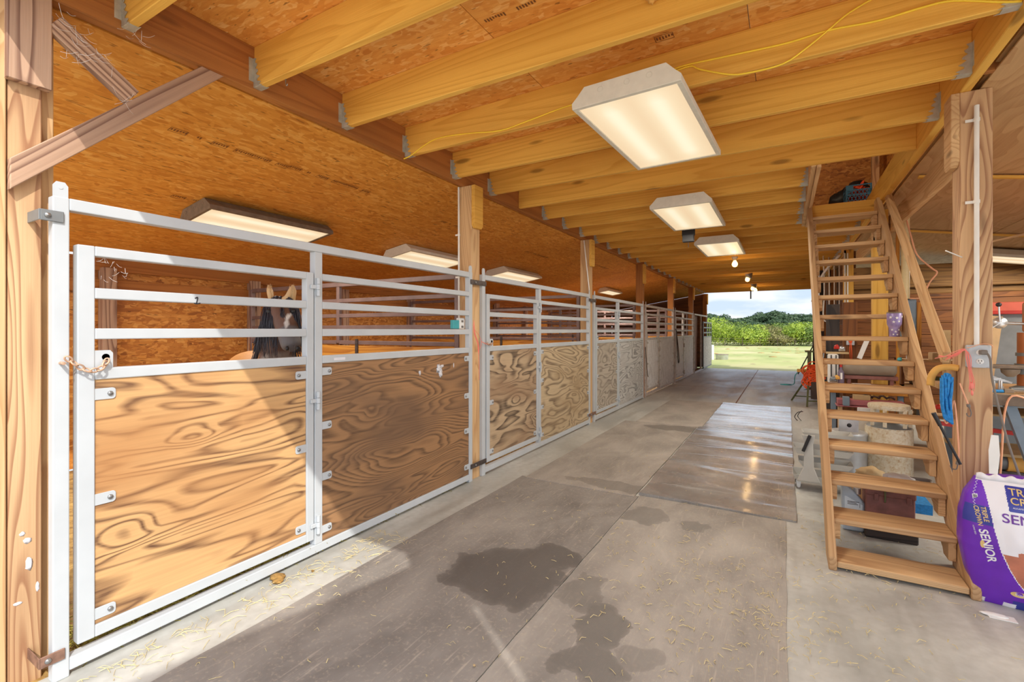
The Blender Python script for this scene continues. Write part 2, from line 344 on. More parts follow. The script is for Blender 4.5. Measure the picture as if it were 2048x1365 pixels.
# pasture dips away behind the barn
m=MB(); rows=[18.6,30,45,60,75,90,140,300]; zz=[-.05,-.2,-.5,-.85,-1.2,-1.5,-1.6,-2]
vs_=[(x,y,z) for y,z in zip(rows,zz) for x in (-160,-60,-20,20,60,160)]
m.add(vs_,[(r*6+c,r*6+c+1,(r+1)*6+c+1,(r+1)*6+c) for r in range(7) for c in range(5)],smooth=True); struct(m.build('ground_pasture','pasture'))
# walls
m=MB()
for k in range(6):                            # osb sheets on the long outer wall of the stalls
    m.prism([(0,0),(PITCH-.01,0),(PITCH-.01,2.16),(0,2.16)],(XL-.02,PY[k],0),(0,1,0),(0,0,1),.02)
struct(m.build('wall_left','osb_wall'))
m=MB(); m.prism([(0,0),(3.6,0),(3.6,zl(-2.6)),(0,zl(XL))],(XL,18.98,0),(1,0,0),(0,0,1),.03); struct(m.build('wall_left_far','dark'))
def siding(name,x0,x1,y,z0,z1,facing,mat='dark',h=.19):
    m=MB(); z=z0
    while z<z1-.01:
        t=min(h,z1-z); m.bb(x0,x1,y,y+.03,z+.004,z+t-.004,long=0); z+=h
    m.bb(x0,x1,y+.03,y+.05,z0,z1,long=0); return struct(m.build(name,mat))
siding('wall_workshop_far',1.0,XR,9.78,0,1.98,-1)
m=MB()
for z,t,yy in ((1.98,.1,9.80),(2.08,.36,9.70)): m.bb(1.0,XR,yy,yy+.12,z,z+t,long=0)
struct(m.build('trim_log_band','log',bev=.012,seg=2))
m=MB(); z=0
while z<3.0: m.bb(XR,XR+.03,4.2,9.8,z,z+.185,long=1); z+=.19
struct(m.build('wall_right','dark'))
m=MB(); z=0
while z<2.75: m.bb(1.02,1.05,9.9,18.6,z,z+.185,long=1); z+=.19
struct(m.build('wall_right_far','dark'))
# lean-to ceilings
m=MB(); y=.35; Lx=(-2.67-XL)
segs=[.35,2.99,5.43,7.87,10.31,12.75,15.19,18.9]
for a,b in zip(segs,segs[1:]):
    for u0,u1 in ((0,1.22),(1.22,2.44),(2.44,Lx)):
        m.prism([(0,u0+.003),(b-a-.006,u0+.003),(b-a-.006,u1-.003),(0,u1-.003)],(-2.67,a,zl(-2.67)+.012),(0,1,0),(-1,0,-SL),-.012)
m.prism([(0,0),(18.55,0),(18.55,Lx),(0,Lx)],(-2.67,.35,zl(-2.67)+.05),(0,1,0),(-1,0,-SL),-.03)
struct(m.build('ceiling_left','osb_ceil'))
m=MB(); segs=[2.85,5.29,7.73,9.85]
for a,b in zip(segs,segs[1:]):
    for u0,u1 in ((0,1.22),(1.22,2.44),(2.44,3.7)):
        m.prism([(0,u0+.003),(b-a-.006,u0+.003),(b-a-.006,u1-.003),(0,u1-.003)],(.95,a,zr(.95)+.02),(0,1,0),(1,0,-SL),-.012)
m.prism([(0,0),(16.0,0),(16.0,3.7),(0,3.7)],(.95,2.85,zr(.95)+.06),(0,1,0),(1,0,-SL),-.03)
struct(m.build('ceiling_right','ply_ceil'))
m=MB()
for y in (5.29,7.73): m.bar((1.0,y,zr(1.0)-.004),(XR,y,zr(XR)-.004),.05,.02)
struct(m.build('trim_ceiling_batten','pine',bev=.003))
M['stamp']=plain('faded_ink',(122,74,34),.7)
def stamps(name,items,O,ux,uy):
    O=Vector(O);ux=Vector(ux).normalized();uy=Vector(uy).normalized(); rd=random.Random(12); m=MB(); nn=ux.cross(uy).normalized()
    def rect(a,b,w,h,t=.003):
        for (x,y,ww,hh) in ((a,b,w,t),(a,b+h-t,w,t),(a,b,t,h),(a+w-t,b,t,h)): q=[O+ux*(x+i*ww)+uy*(y+j*hh) for i,j in ((0,0),(1,0),(1,1),(0,1))]; m.add(q,[(0,1,2,3)])
    for a,b,kind in items:
        x=a
        for w_,boxed in kind:
            if boxed: rect(x,b-.012,w_,.055)
            n_=max(1,int(w_/.016))
            for i in range(n_):
                h_=rd.uniform(.015,.03); xx=x+.008+i*.016; 
                if xx+.01<x+w_: q=[O+ux*(xx+p*.009)+uy*(b+r*h_) for p,r in ((0,0),(1,0),(1,1),(0,1))]; m.add(q,[(0,1,2,3)])
            x+=w_+.05
    o=m.build(name,'stamp'); o['kind']='structure'; return o
st_=[((.10,1),(.05,0),(.10,1),(.26,1),(.09,1))]*4
stamps('trim_ink_stamps',[(1.45,.62,st_[0]),(2.25,.60,st_[0]),(1.9,1.62,st_[0]),(4.2,.7,st_[0]),(6.4,.8,st_[0]),(8.6,.5,st_[0])],(-2.67,0,zl(-2.67)-.0025),(0,1,0),(-1,0,-SL))
stamps('trim_ink_stamps_deck',[(-1.35,2.02,((.14,0),(.12,0))),(-1.05,2.40,((.14,0),(.10,0))),(-.28,2.20,((.12,0),)),(-.9,1.25,((.16,0),)),(-.62,2.62,((.1,1),))],(0,0,ZD-.001 if False else 2.9985),(1,0,0),(0,1,0))
# loft deck with a stair hole (x .24-.86, y 4.75-6.3)
m=MB(); ZD=3.0; y=.4
ys=[.35,2.79,4.75,7.25,8.89,11.33,13.77,16.21,18.7]
for a,b in zip(ys,ys[1:]):
    xs=[-2.6,-1.38,-.16,.24] if (a,b)==(4.75,7.25) else [-2.6,-1.38,-.16,1.0]
    for x0,x1 in zip(xs,xs[1:]): m.prism([(x0+.002,a+.002),(x1-.002,a+.002),(x1-.002,b-.002),(x0+.002,b-.002)],(0,0,ZD),(1,0,0),(0,1,0),.018)
m.bb(1.0,2.2,2.85,4.2,ZD,ZD+.018); m.bb(1.0,4.7,.35,2.85,ZD,ZD+.018)  # wide front strip added out of view to keep sun off the right floor
struct(m.build('ceiling','osb'))
# loft shell: gable roof and walls, which keep the loft dim
m=MB(); m.prism([(-2.75,0),(1.1,0),(1.1,1.2),(-.8,2.3),(-2.75,1.2)],(0,.35,3.02),(1,0,0),(0,0,1),-.03); m.prism([(-2.75,0),(1.1,0),(1.1,1.2),(-.8,2.3),(-2.75,1.2)],(0,18.73,3.02),(1,0,0),(0,0,1),-.03)
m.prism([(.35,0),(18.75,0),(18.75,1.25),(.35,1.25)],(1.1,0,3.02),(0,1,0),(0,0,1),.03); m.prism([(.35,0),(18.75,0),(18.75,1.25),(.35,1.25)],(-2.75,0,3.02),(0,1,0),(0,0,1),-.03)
struct(m.build('wall_loft','osb_wall'))
m=MB(); m.bar((-.8,.2,5.42),(-.8,19,5.42),.05,.05)
for sx in (1,-1):
    p=[(-.8,5.42),(1.75 if sx>0 else -3.35,3.95)]
    m.add([(p[0][0],-.1 if False else .15,p[0][1]),(p[1][0],.15,p[1][1]),(p[1][0],19.1,p[1][1]),(p[0][0],19.1,p[0][1]),(p[0][0],.15,p[0][1]+.06),(p[1][0],.15,p[1][1]+.06),(p[1][0],19.1,p[1][1]+.06),(p[0][0],19.1,p[0][1]+.06)],[(0,1,2,3),(4,5,6,7),(0,1,5,4),(2,3,7,6),(1,2,6,5)])
struct(m.build('roof','fixture_dark'))
m=MB(); m.prism([(0.2,0),(1.05,0),(1.05,1.9),(0.2,1.9)],(0,8.1,3.02),(1,0,0),(0,0,1),-.02); struct(m.build('wall_loft_partition','osb_wall'))
# added unseen canopy, shaped so its left edge bounds the sun patch
m=MB(); zc=2.80
pc=[(.43,.50),(.68,.30),(.345,-.92),(.2,-1.6),(5.5,-1.6),(5.5,.50)]
# slit cut in the canopy to draw a thin streak of sun
A,B=Vector((1.22,.17)),Vector((1.70,-.165)); n2=Vector((.57,.82)).normalized()*.011
m.prism([(.43,.50),(.68,.30),(.45,-.55),tuple(A-n2),tuple(A+n2),(1.9,.50)],(0,0,zc),(1,0,0),(0,1,0),.02)
m.prism([(.45,-.55),(.345,-.92),(.2,-1.6),(2.3,-1.6),tuple(B-n2),tuple(A-n2)],(0,0,zc),(1,0,0),(0,1,0),.02)
m.prism([tuple(A+n2),tuple(B+n2),tuple(B-n2),(2.3,-1.6),(5.5,-1.6),(5.5,.50),(1.9,.50)],(0,0,zc),(1,0,0),(0,1,0),.02)
struct(m.build('roof_sun_mask','galv'))
# ------------------------------------------------------------------ beams and joists
def beam(name,label,x0,x1,y0,y1,z0,z1,mat,cat='beam',bev=.004):
    m=MB(); m.bb(x0,x1,y0,y1,z0,z1); return tag(m.build(name,mat,bev=bev),label,cat)
beam('loft_beam','dark honey timber beam over the stall fronts, carrying the left joist ends',-2.655,-2.593,.45,18.7,ZB,3.0,'pine_dark')
beam('loft_beam','tall pine beam above the staircase, carrying the right joist ends',.863,.912,.45,18.7,ZB,3.0,'pine')
o=beam('header_beam','outer front header board above the barn entrance',-2.7,4.7,.45,.545,2.755,3.0,'pine_dark')  # stretch right of the aisle added unseen to block sun
JX0,JX1=-2.593,.863
JY=[1.563+.61*k for k in range(-1,29)]
M['stringer']=M['stair']
jl={-1:'nearest ceiling joist, only its left end showing at the top left corner',0:'ceiling joist leaving the top edge left of the foam-plugged one, with a big oval knot',1:'long ceiling joist with a plug of dried foam on its face',
2:'ceiling joist with yellow cable stapled along it, behind the nearest ceiling light',3:'ceiling joist just behind the cable-carrying joist, without cable',4:'ceiling joist meeting the front half of the nearest ceiling light, hanger beside the post block',
5:'ceiling joist in front of the stair opening, without a metal hanger',6:'short ceiling joist, first of those ending at the stair opening trimmer',7:'short ceiling joist, second of those ending at the stair opening trimmer',8:'short ceiling joist, last of those ending at the stair opening trimmer'}
def hanger(parent,x,yj,sgn):
    """wavy-edged galvanised joist hanger at a joist end; sgn=+1 for the left end"""
    m=MB(); w=.045
    pts=[(0,-.004),(w*1.7,-.004)]+[(w*(1.35-.9*(i/14))*(.8+.35*math.sin(i*1.9)) ,.005+.15*i/14) for i in range(15)]+[(0,.16)]
    pts=[(abs(a),b) for a,b in pts]
    if sgn>0: 
        m.prism(pts,(x+.001,yj-.002,2.773),(1,0,0),(0,0,1),.0025); m.prism(pts,(x+.001,yj+.042,2.773),(1,0,0),(0,0,1),.0025)
        m.bb(x,x+.06,yj-.002,yj+.042,2.768,2.773); m.bb(x-.001,x+.002,yj-.03,yj,2.80,2.93)
    else:
        q=[(-a,b) for a,b in pts][::-1]
        m.prism(q,(x-.001,yj-.002,2.773),(1,0,0),(0,0,1),.0025); m.prism(q,(x-.001,yj+.042,2.773),(1,0,0),(0,0,1),.0025)
        m.bb(x-.06,x,yj-.002,yj+.042,2.768,2.773); m.bb(x-.002,x+.001,yj-.03,yj,2.80,2.93)
    return m.build('joist_hanger','galv',parent)
joists={}
for i,y in enumerate(JY):
    k=i-1; x1=JX1
    if k in (6,7,8,9): x1=.19
    m=MB(); m.bb(JX0,x1,y,y+.04,2.773,3.0)
    o=m.build('ceiling_joist','pine',bev=.003)
    tag(o,jl.get(k,'ceiling joist in the even row beyond the stair opening'),'joist','ceiling joists under the loft')
    joists[k]=o
    if k!=5:
        hanger(o,JX0,y,1)
        if k!=5: hanger(o,x1,y,-1)
# stair opening trimmer (doubled) and header
m=MB(); m.bb(.19,.228,4.65,7.28,2.765,3.0); m.bb(.23,.262,4.65,7.28,2.75,2.995); tag(m.build('stair_trimmer','post_pale',bev=.003),'doubled trimmer board along the left side of the stair opening','beam')
m=MB(); m.bb(.263,.862,6.42,7.24,2.80,2.82,long=0); tag(m.build('stair_landing','pine',bev=.003),'low landing boards between the stair head and the loft floor','landing')
m=MB(); m.bb(.263,.862,7.245,7.28,2.77,2.995,long=0); tag(m.build('opening_header','pine',bev=.003),'far header board of the stair opening, below the blue crate','beam')
m=MB(); m.bb(.263,.862,6.38,6.42,2.63,2.82); tag(m.build('stair_header','pine',bev=.003),'header board at the head of the stairs, under the blue crate','beam')
# joists running on to the right over the workshop entry
for y in (2.783,3.39,4.0):
    m=MB(); m.bb(.912,2.2,y,y+.04,2.76,2.99)
    tag(m.build('outrigger_joist','pine_dark',bev=.003),'joist running right from the beam over the workshop corner','joist','joists to the right of the aisle beam')
m=MB(); m.bar((1.04,4.2,2.60),(1.04,9.6,2.60),.04,.2); tag(m.build('plate_board','post_pale',bev=.003),'pale plate board beside the aisle beam under the workshop ceiling','board')
# ------------------------------------------------------------------ posts
ol=['first','second','third','fourth','fifth','sixth','seventh']
# nearest left post: post, outer trim and inner board
t=thing('entrance_post','weathered timber post at the left edge, grain in tall arches, paint smears low down','post',(-2.7,.6,0))
m=MB(); m.bb(-2.745,-2.62,.596,.694,-.02,2.738,long=2); m.build('post','post',t,bev=.004)
m=MB(); m.bb(-2.72,-2.612,.45,.591,-.02,2.742,long=2); m.build('trim_board','post_pale',t,bev=.004)
m=MB(); m.bb(-2.80,-2.665,.703,.742,-.02,2.725,long=2); m.build('inner_board','post_pale',t,bev=.003)
m=MB(); m.bb(-2.618,-2.582,.585,.715,2.375,2.753,long=2); m.build('bearing_block','brace',t,bev=.003)
for y,z,ry,rz in ((.625,.59,.014,.012),(.63,.50,.010,.028),(.655,.40,.006,.02),(.60,.36,.014,.006),(.612,.62,.01,.008)):
    m=MB(); m.blob((-2.6195,y*1.04,1.4+(z-1.4)*1.04),(.0025,ry,rz),2,.6,3,y*31); m.build('paint_smear','paint_white',t)
for k in range(1,7):
    y=PY[k]; far=k>3
    t=thing('timber_post',['','timber post between the first and second stall, teal-edged box and pink twine beside it','timber post between the second and third stall, white conduit leaning on it','timber post before the first whitewashed stall','timber post between the two whitewashed stalls, lead rope hanging on it','timber post beside the open brown doorway','last timber post of the stall row, at the far barn mouth'][k],'post',(-2.6,y,0),'posts along the stall fronts')
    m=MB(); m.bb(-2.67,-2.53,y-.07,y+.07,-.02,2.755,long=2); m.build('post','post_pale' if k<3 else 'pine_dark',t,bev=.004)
    m=MB(); m.prism([(-.07,.03),(-.045,0),(.045,0),(.07,.03),(.07,.40),(-.07,.40)],(-2.529,y,2.355),(0,1,0),(0,0,1),.038); m.build('bearing_block','pine',t,bev=.003)
for k in range(1,7):
    y=PY[k]
    t=thing('timber_post',['','big pine post right of the stairs with outlet box and conduit','timber post seen behind the upper stair treads, right of the pair','timber post seen through the stair treads, with thin conduits on it','dark post behind the left end of the stair treads','dark far post on the right side of the aisle','last post on the right of the far barn mouth'][k],'post',(.93,y,0),'posts along the right of the aisle')
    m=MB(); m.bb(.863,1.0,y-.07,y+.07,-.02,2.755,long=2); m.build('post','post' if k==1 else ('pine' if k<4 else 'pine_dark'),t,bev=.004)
    m=MB(); m.prism([(-.07,.03),(-.045,0),(.045,0),(.07,.03),(.07,.42),(-.07,.42)],(.862 if k>1 else .825,y,2.335),(0,1,0),(0,0,1),.038); m.build('bearing_block','post_pale',t,bev=.003)
    if k==1:
        m=MB(); m.bb(.835,.862,3.655,3.74,.9,1.17,long=2); m.build('side_block','stair',t,bev=.003)
# knee braces of the entrance post
def slab(poly,x0,x1,d):
    m=MB(); d=Vector((0,d[0],d[1])).normalized(); k=len(poly); off=random.uniform(0,30)
    g_=lambda a,b,t: (a*d.y+b*d.z+off,-a*d.z+b*d.y+off,t)
    m.add([Vector((x0,a,b)) for a,b in poly]+[Vector((x1,a,b)) for a,b in poly],[tuple(range(k-1,-1,-1)),tuple(range(k,2*k))]+[(i,(i+1)%k,k+(i+1)%k,k+i) for i in range(k)],[g_(a,b,0) for a,b in poly]+[g_(a,b,.04) for a,b in poly]); return m
m=slab([(.594,1.943),(1.394,2.753),(1.283,2.753),(.594,2.065)][::1],-2.618,-2.582,(1,1.014)); tag(m.build('knee_brace','brace',bev=.003),'brown knee brace rising from the left post to the beam','brace')
m=MB(); m.bar((-2.602,.722,2.665),(-2.602,.990,2.470),.034,.086,up=(0,.6,.8)); tag(m.build('knee_brace','brace',bev=.003),'short brown brace board descending from the post head onto the longer knee brace','brace')
m=MB(); 
for y,z in ((.64,1.99),(.70,2.01),(.66,2.05),(.63,1.965)): m.cyl((-2.582,y,z),(-2.580,y,z),.006,n=8)
# ------------------------------------------------------------------ stall fronts
def rbox(y0,y1,z0,z1,x0=-2.55,x1=-2.5): return (x0,x1,y0,y1,z0,z1)
def bracket(parent,y,z,side,mat='rail'):
    """rounded lug plate with a bolt, welded to the tube on one side"""
    m=MB(); w=.072; h=.048; r=.012; s=1 if side>0 else -1
    pts=[(0,0)]+[(w-r+r*math.sin(a),r-r*math.cos(a)) for a in (0,.5,1.1,1.57)]+[(w-r+r*math.cos(a),h-r+r*math.sin(a)) for a in (0,.5,1.1,1.57)]+[(0,h)]
    if s<0: pts=[(-a,b) for a,b in pts][::-1]
    m.prism(pts,(-2.5065,y,z-h/2),(0,1,0),(0,0,1),.004,mi=0)
    m.lathe((-2.503,y+s*.052,z),[(.0105,0),(.0105,.006),(.006,.009),(0,.0095)],8,(1,0,0),mi=1)
    return m.build('panel_bracket',[mat,'bolt'],parent,bev=.001)
def hinge(parent,y,z,mat='rail'):
    m=MB()
    m.cyl((-2.487,y,z-.055),(-2.487,y,z-.018),.012,n=12); m.cyl((-2.487,y,z-.016),(-2.487,y,z+.016),.0135,n=12); m.cyl((-2.487,y,z+.018),(-2.487,y,z+.055),.012,n=12)
    m.bb(-2.498,-2.488,y-.05,y-.008,z-.012,z+.012); m.bb(-2.5,-2.488,y-.008,y+.008,z-.05,z+.05)
    return m.build('hinge',mat,parent,bev=.0015)
RZ=[(1.71,1.752),(1.532,1.577),(1.361,1.407),(1.191,1.239)]
def stall_front(k,label,pa,pb,mat='rail',far=False):
    y0=PY[k]; ya,yb=y0+.073,y0+2.957
    t=thing('stall_enclosure',label,'stall front',(-2.525,y0+1.5,0),'stall fronts along the aisle')
    m=MB()
    m.bb(*rbox(ya,ya+.051,.0,1.933)); m.bb(*rbox(yb-.05,yb,.0,1.933))
    m.bb(*rbox(ya+.051,yb-.05,1.884,1.933)); m.bb(*rbox(ya+.051,yb-.05,.022,.074))
    m.bb(*rbox(y0+1.27,y0+1.325,.074,1.884))
    m.build('frame',mat,t,bev=.004,seg=2)
    for yy in (ya+.002,yb-.048): 
        m=MB(); m.prism([(0,0),(.046,0),(.046,.045),(.036,.06),(.01,.06),(0,.045)],(-2.51,yy,1.933),(0,1,0),(0,0,1),.006); m.cyl((-2.5035,yy+.023,1.97),(-2.5025,yy+.023,1.97),.007,n=8); m.build('top_lug',mat,t)
    for a,b in RZ:
        m=MB(); m.bb(*rbox(y0+1.325,yb-.05,a,b)); m.build('rail',mat,t,bev=.004,seg=2)
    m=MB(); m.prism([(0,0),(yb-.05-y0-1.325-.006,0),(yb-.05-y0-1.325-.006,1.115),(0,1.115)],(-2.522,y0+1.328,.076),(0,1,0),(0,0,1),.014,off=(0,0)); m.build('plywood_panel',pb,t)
    for z in (1.14,.80,.48,.15): bracket(t,y0+1.325,z,1,mat); bracket(t,yb-.05,z,-1,mat)
    # gate
    g0,g1=y0+.148,y0+1.263
    m=MB(); m.bb(*rbox(g0,g0+.057,.111,1.752)); m.bb(*rbox(g1-.05,g1,.111,1.752)); m.bb(*rbox(g0+.057,g1-.05,1.71,1.752)); m.bb(*rbox(g0+.057,g1-.05,.111,.161))
    for a,b in RZ[1:]: m.bb(*rbox(g0+.057,g1-.05,a,b))
    gt=m.build('gate',mat,t,bev=.004,seg=2)
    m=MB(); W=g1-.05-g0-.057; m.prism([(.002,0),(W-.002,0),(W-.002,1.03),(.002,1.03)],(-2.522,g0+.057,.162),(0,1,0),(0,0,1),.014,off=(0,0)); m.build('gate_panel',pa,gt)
    for z in (1.129,.685,.205): bracket(gt,g0+.057,z,1,mat); bracket(gt,g1-.05,z,-1,mat)
    for z in (1.665,.965,.20): hinge(gt,y0+1.285,z,mat)
    m=MB(); m.prism([(0,0),(.062,0),(.062,.066),(.052,.078),(0,.078)],(-2.508,g0+.057,1.236),(0,1,0),(0,0,1),.005); m.lathe((-2.5025,g0+.094,1.285),[(.0,0),(.014,0)],12,(1,0,0),mi=1); m.build('latch_plate',[mat,'rust'],gt)
    return t,gt
F=[]
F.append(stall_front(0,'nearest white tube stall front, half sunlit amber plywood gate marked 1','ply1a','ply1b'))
F.append(stall_front(1,'second stall front with strongly burled dark plywood gate','ply2a','ply2b'))
F.append(stall_front(2,'third stall front with grey weathered plywood','ply3a','ply3b'))
F.append(stall_front(3,'fourth stall front, first one with whitewashed plywood and worn brown frame','ply4','ply4','rail_worn'))
F.append(stall_front(4,'fifth stall front, second whitewashed one, farther from the camera','ply4','ply4','rail_worn'))
m=MB(); m.bb(-2.4995,-2.4985,0,0,0,0) if False else None
def marker(pts,yz,parent,r=.003):
    m=MB(); m.tube([( -2.4985,yz[0]+a,yz[1]+b) for a,b in pts],r,5,sub=3); return m.build('ink_mark','ink',parent)
marker([(-.012,.010),(0,.016),(-.002,0),(-.006,-.014)],(1.222,1.545),F[0][1]); marker([(-.016,-.014),(-.004,-.016),(.012,-.012)],(1.222,1.545),F[0][1])
# small splash of white paint and stickers on the first fixed panel
for y,z,a,b in ((3.10,1.075,.03,.03),(2.86,1.06,.012,.018),(3.30,1.09,.006,.018)):
    m=MB()
    if a>.02: m.blob((-2.507,y,z),(.0022,a,b),3,1.2,3,y*13); m.blob((-2.507,y+.018,z-.035),(.0022,a*.7,b),3,1.0,3,y*7); m.blob((-2.507,y+.035,z+.02),(.002,a*.8,b*.4),3,.8,3,y*5)
    else: m.blob((-2.507,y,z),(.0022,a,b),2,.9,4,y*13)
    m.build('paint_splash','paint_white',F[0][0])
m=MB(); m.bb(-2.4998,-2.499,2.03,2.12,1.205,1.222); m.build('sticker','paint_white',F[0][0])
# last bay: top rail, open doorway and the swung gate
t=thing('stall_enclosure','open far doorway frame with brown board, last before the barn mouth','stall front',(-2.525,17,0),'stall fronts along the aisle')
m=MB(); y0=PY[5]; m.bb(*rbox(y0+.07,y0+.12,0,1.93)); m.bb(*rbox(y0+.12,y0+2.96,1.88,1.93)); m.bb(*rbox(y0+1.5,y0+1.55,0,1.88)); m.bb(*rbox(y0+2.91,y0+2.96,0,1.88)); m.bb(*rbox(y0+.12,y0+2.91,.0,.05)); m.build('frame','rail_worn',t,bev=.004)
m=MB(); m.bb(-2.66,-2.64,y0+.15,y0+1.5,.05,1.88,long=2); m.build('board','dark',t)
t=thing('swung_gate','grey wavy-grained plywood gate swung out at the far barn mouth','gate',(-2.49,18.5,0))
m=MB(); a,b=17.5,19.55; X=dict(x0=-2.485,x1=-2.445)
m.bb(*rbox(a,a+.05,.05,1.7,**X)); m.bb(*rbox(b-.05,b,.05,1.7,**X)); m.bb(*rbox(a,b,.05,.1,**X))
for z in (1.66,1.48,1.3,1.15): m.bb(*rbox(a+.05,b-.05,z-.02,z+.025,**X))
for y in (18.3,18.9): m.bb(*rbox(y,y+.03,1.15,1.68,**X))
m.build('frame','grey_steel',t,bev=.004)
m=MB(); m.prism([(0,0),(b-a-.1,0),(b-a-.1,1.05),(0,1.05)],(-2.47,a+.05,.1),(0,1,0),(0,0,1),.02,off=(0,0)); m.build('plywood_panel','ply6',t)
# partitions between stalls
def partition(k,label):
    y=PY[k]-.03
    t=thing('stall_partition',label,'partition',(-4.4,y,0),'tube and plank partitions between stalls')
    m=MB(); m.bb(-2.74,-2.69,y-.025,y+.025,0,1.93); m.bb(-6.1,-6.05,y-.025,y+.025,0,1.93); m.bb(-6.05,-2.74,y-.02,y+.02,1.89,1.94); m.bb(-4.42,-4.37,y-.02,y+.02,1.25,1.89); m.build('frame','rail_brown',t,bev=.004)
    for z in (1.73,1.56,1.43,1.26):
        for x0,x1 in ((-6.05,-4.42),(-4.37,-2.74)):
            m=MB(); m.bb(x0,x1,y-.02,y+.02,z-.02,z+.022); m.build('rail','rail_brown',t,bev=.003)
    for j,z in enumerate((0,.205,.41,.615,.82,1.025)):
        m=MB(); m.bb(-6.12,-2.70,y-.019,y+.019,z+.004,z+.2,long=0); m.build('plank','orange_plank',t,bev=.002)
    m=MB(); m.bb(-4.1,-4.06,y-.03,y-.019,.4,1.30); m.build('strap','rust_dark',t)
for k,l in ((1,'brown tube and orange plank partition behind the first fixed panel'),(2,'brown tube partition at the back of the second stall'),(3,'brown tube partition at the back of the third stall'),(4,'partition between the whitewashed stalls'),(5,'partition beside the open brown doorway')): partition(k,l)
# outer wall framing in the stalls
m=MB(); m.bb(-6.2,-6.155,.4,18.9,2.02,2.16,long=1); m.bb(-6.2,-6.165,.4,18.9,1.80,1.93,long=1); struct(m.build('trim_left_plate','pine_dark',bev=.003))
for k in range(6):
    for dy,l in ((.02,'stud at the back of the stalls'),(1.50,'stud at the back of the stalls')):
        m=MB(); m.bb(-6.2,-6.08,PY[k]+dy-.05,PY[k]+dy+.07,0,2.05,long=2); tag(m.build('wall_stud','brace',bev=.003),'brown stud standing against the OSB back wall of the stalls','stud','studs on the back wall of the stalls')
# post straps joining fronts to posts
def strap(y0,y1,z,label,mat='rust'):
    m=MB(); m.bb(-2.4975,-2.491,y0,y1,z-.022,z+.022);
    if y0<1: m.bb(-2.664,-2.491,y0-.004,y0,z-.022,z+.022)
    m.lathe((-2.491,(y0*.7+y1*.3),z),[(.011,0),(.011,.005),(0,.008)],8,(1,0,0),mi=1)
    m.build('post_strap',[mat,'bolt'],None,bev=.002); o=bpy.data.objects['post_strap'] if False else col.objects[-1]; tag(o,label,'strap','steel straps tying stall fronts to posts')
strap(.655,.725,1.85,'galvanised strap tying the nearest stall front to its post at the top','grey_steel'); strap(.655,.728,.105,'rusty strap tying the nearest stall front to its post near the floor')
strap(3.54,3.80,1.845,'dark strap across the post between first and second stall, at the top','rust_dark'); strap(3.54,3.80,.14,'dark strap across the post between first and second stall, near the floor','rust_dark')
strap(6.55,6.85,1.845,'dark strap across the post between second and third stall, at the top','rust_dark'); strap(6.55,6.85,.14,'rusty strap across the post between second and third stall, near the floor')
# ------------------------------------------------------------------ lamps
def troffer(label,c,L,rot=0,tilt=None,z=2.665,W=.60,mat='fixture',group='ceiling lights over the aisle',power=None):
    """fluorescent fitting: flared enamel box, prismatic sheet facing down; local x across, y along"""
    t=thing('ceiling_light',label,'light fixture',(c[0],c[1],z),group)
    Rz=Matrix.Rotation(rot,3,'Z'); 
    if tilt: Rz=tilt@Rz
    C=Vector((c[0],c[1],z)); P=lambda x,y,h: C+Rz@Vector((x,y,h))
    a,b=W/2,L/2
    prof=[(a,0),(a,.022),(a-.03,.05),(a-.075,.098),(-a+.075,.098),(-a+.03,.05),(-a,.022),(-a,0)]
    m=MB(); vs_=[P(x,s*b,h) for s in (-1,1) for x,h in prof]; n=len(prof)
    m.add(vs_,[(i,i+1,n+i+1,n+i) for i in range(n-1)]+[tuple(range(n))[::-1],tuple(range(n,2*n))])
    for s in (-1,1):                                       # seams and knockouts on the end plates
        for q in (-.13,.02,.14):
            m.tube([P(q+.016*math.cos(w_),s*(b+.001),.06+.016*math.sin(w_)) for w_ in [i*.9 for i in range(7)]],.0012,4,closed=True,sub=1)
    m.build('housing',mat,t)
    m=MB(); f=.028
    for x0,x1,y0,y1 in ((-a,a,-b,-b+f),(-a,a,b-f,b),(-a,-a+f,-b+f,b-f),(a-f,a,-b+f,b-f)):
        vs_=[P(x,y,h) for h in (-.012,.002) for x,y in ((x0,y0),(x1,y0),(x1,y1),(x0,y1))]
        m.add(vs_,[(3,2,1,0),(4,5,6,7),(0,1,5,4),(1,2,6,5),(2,3,7,6),(3,0,4,7)])
    m.build('door_frame','fixture' if mat=='fixture' else mat,t,bev=.002)
    m=MB(); vs_=[P(x,y,-.004) for x,y in ((-a+f,-b+f),(a-f,-b+f),(a-f,b-f),(-a+f,b-f))]; gs=[(y/L*1.22,x/W*.6,0) for x,y in ((-a+f,-b+f),(a-f,-b+f),(a-f,b-f),(-a+f,b-f))]
    m.add(vs_,[(3,2,1,0)],gs); m.build('diffuser','diff',t)
    ld=bpy.data.lights.new('tube_light','AREA'); ld.shape='RECTANGLE'; ld.size=W-.1; ld.size_y=L-.1; ld.energy=power or LAMP_W; ld.color=(1,.93,.80)
    lo=bpy.data.objects.new('tube_light',ld); col.objects.link(lo); lo.parent=t
    lo.matrix_parent_inverse=Matrix.Translation(-t.location); lo.matrix_basis=Matrix.Translation(P(0,0,-.016))@Rz.to_4x4()
    return t
troffer('nearest and largest ceiling light, yellow cable feeding its near end',(-.722,3.07),1.2,rot=R(-2.5))
troffer('second ceiling light over the aisle, in front of the black junction bracket',(-.916,5.56),1.24)
troffer('third and smallest troffer over the aisle, before the bare bulbs',(-.86,8.0),1.3)
TL=Matrix.Rotation(-math.atan(SL),3,'Y'); TR=Matrix.Rotation(math.atan(SL),3,'Y')
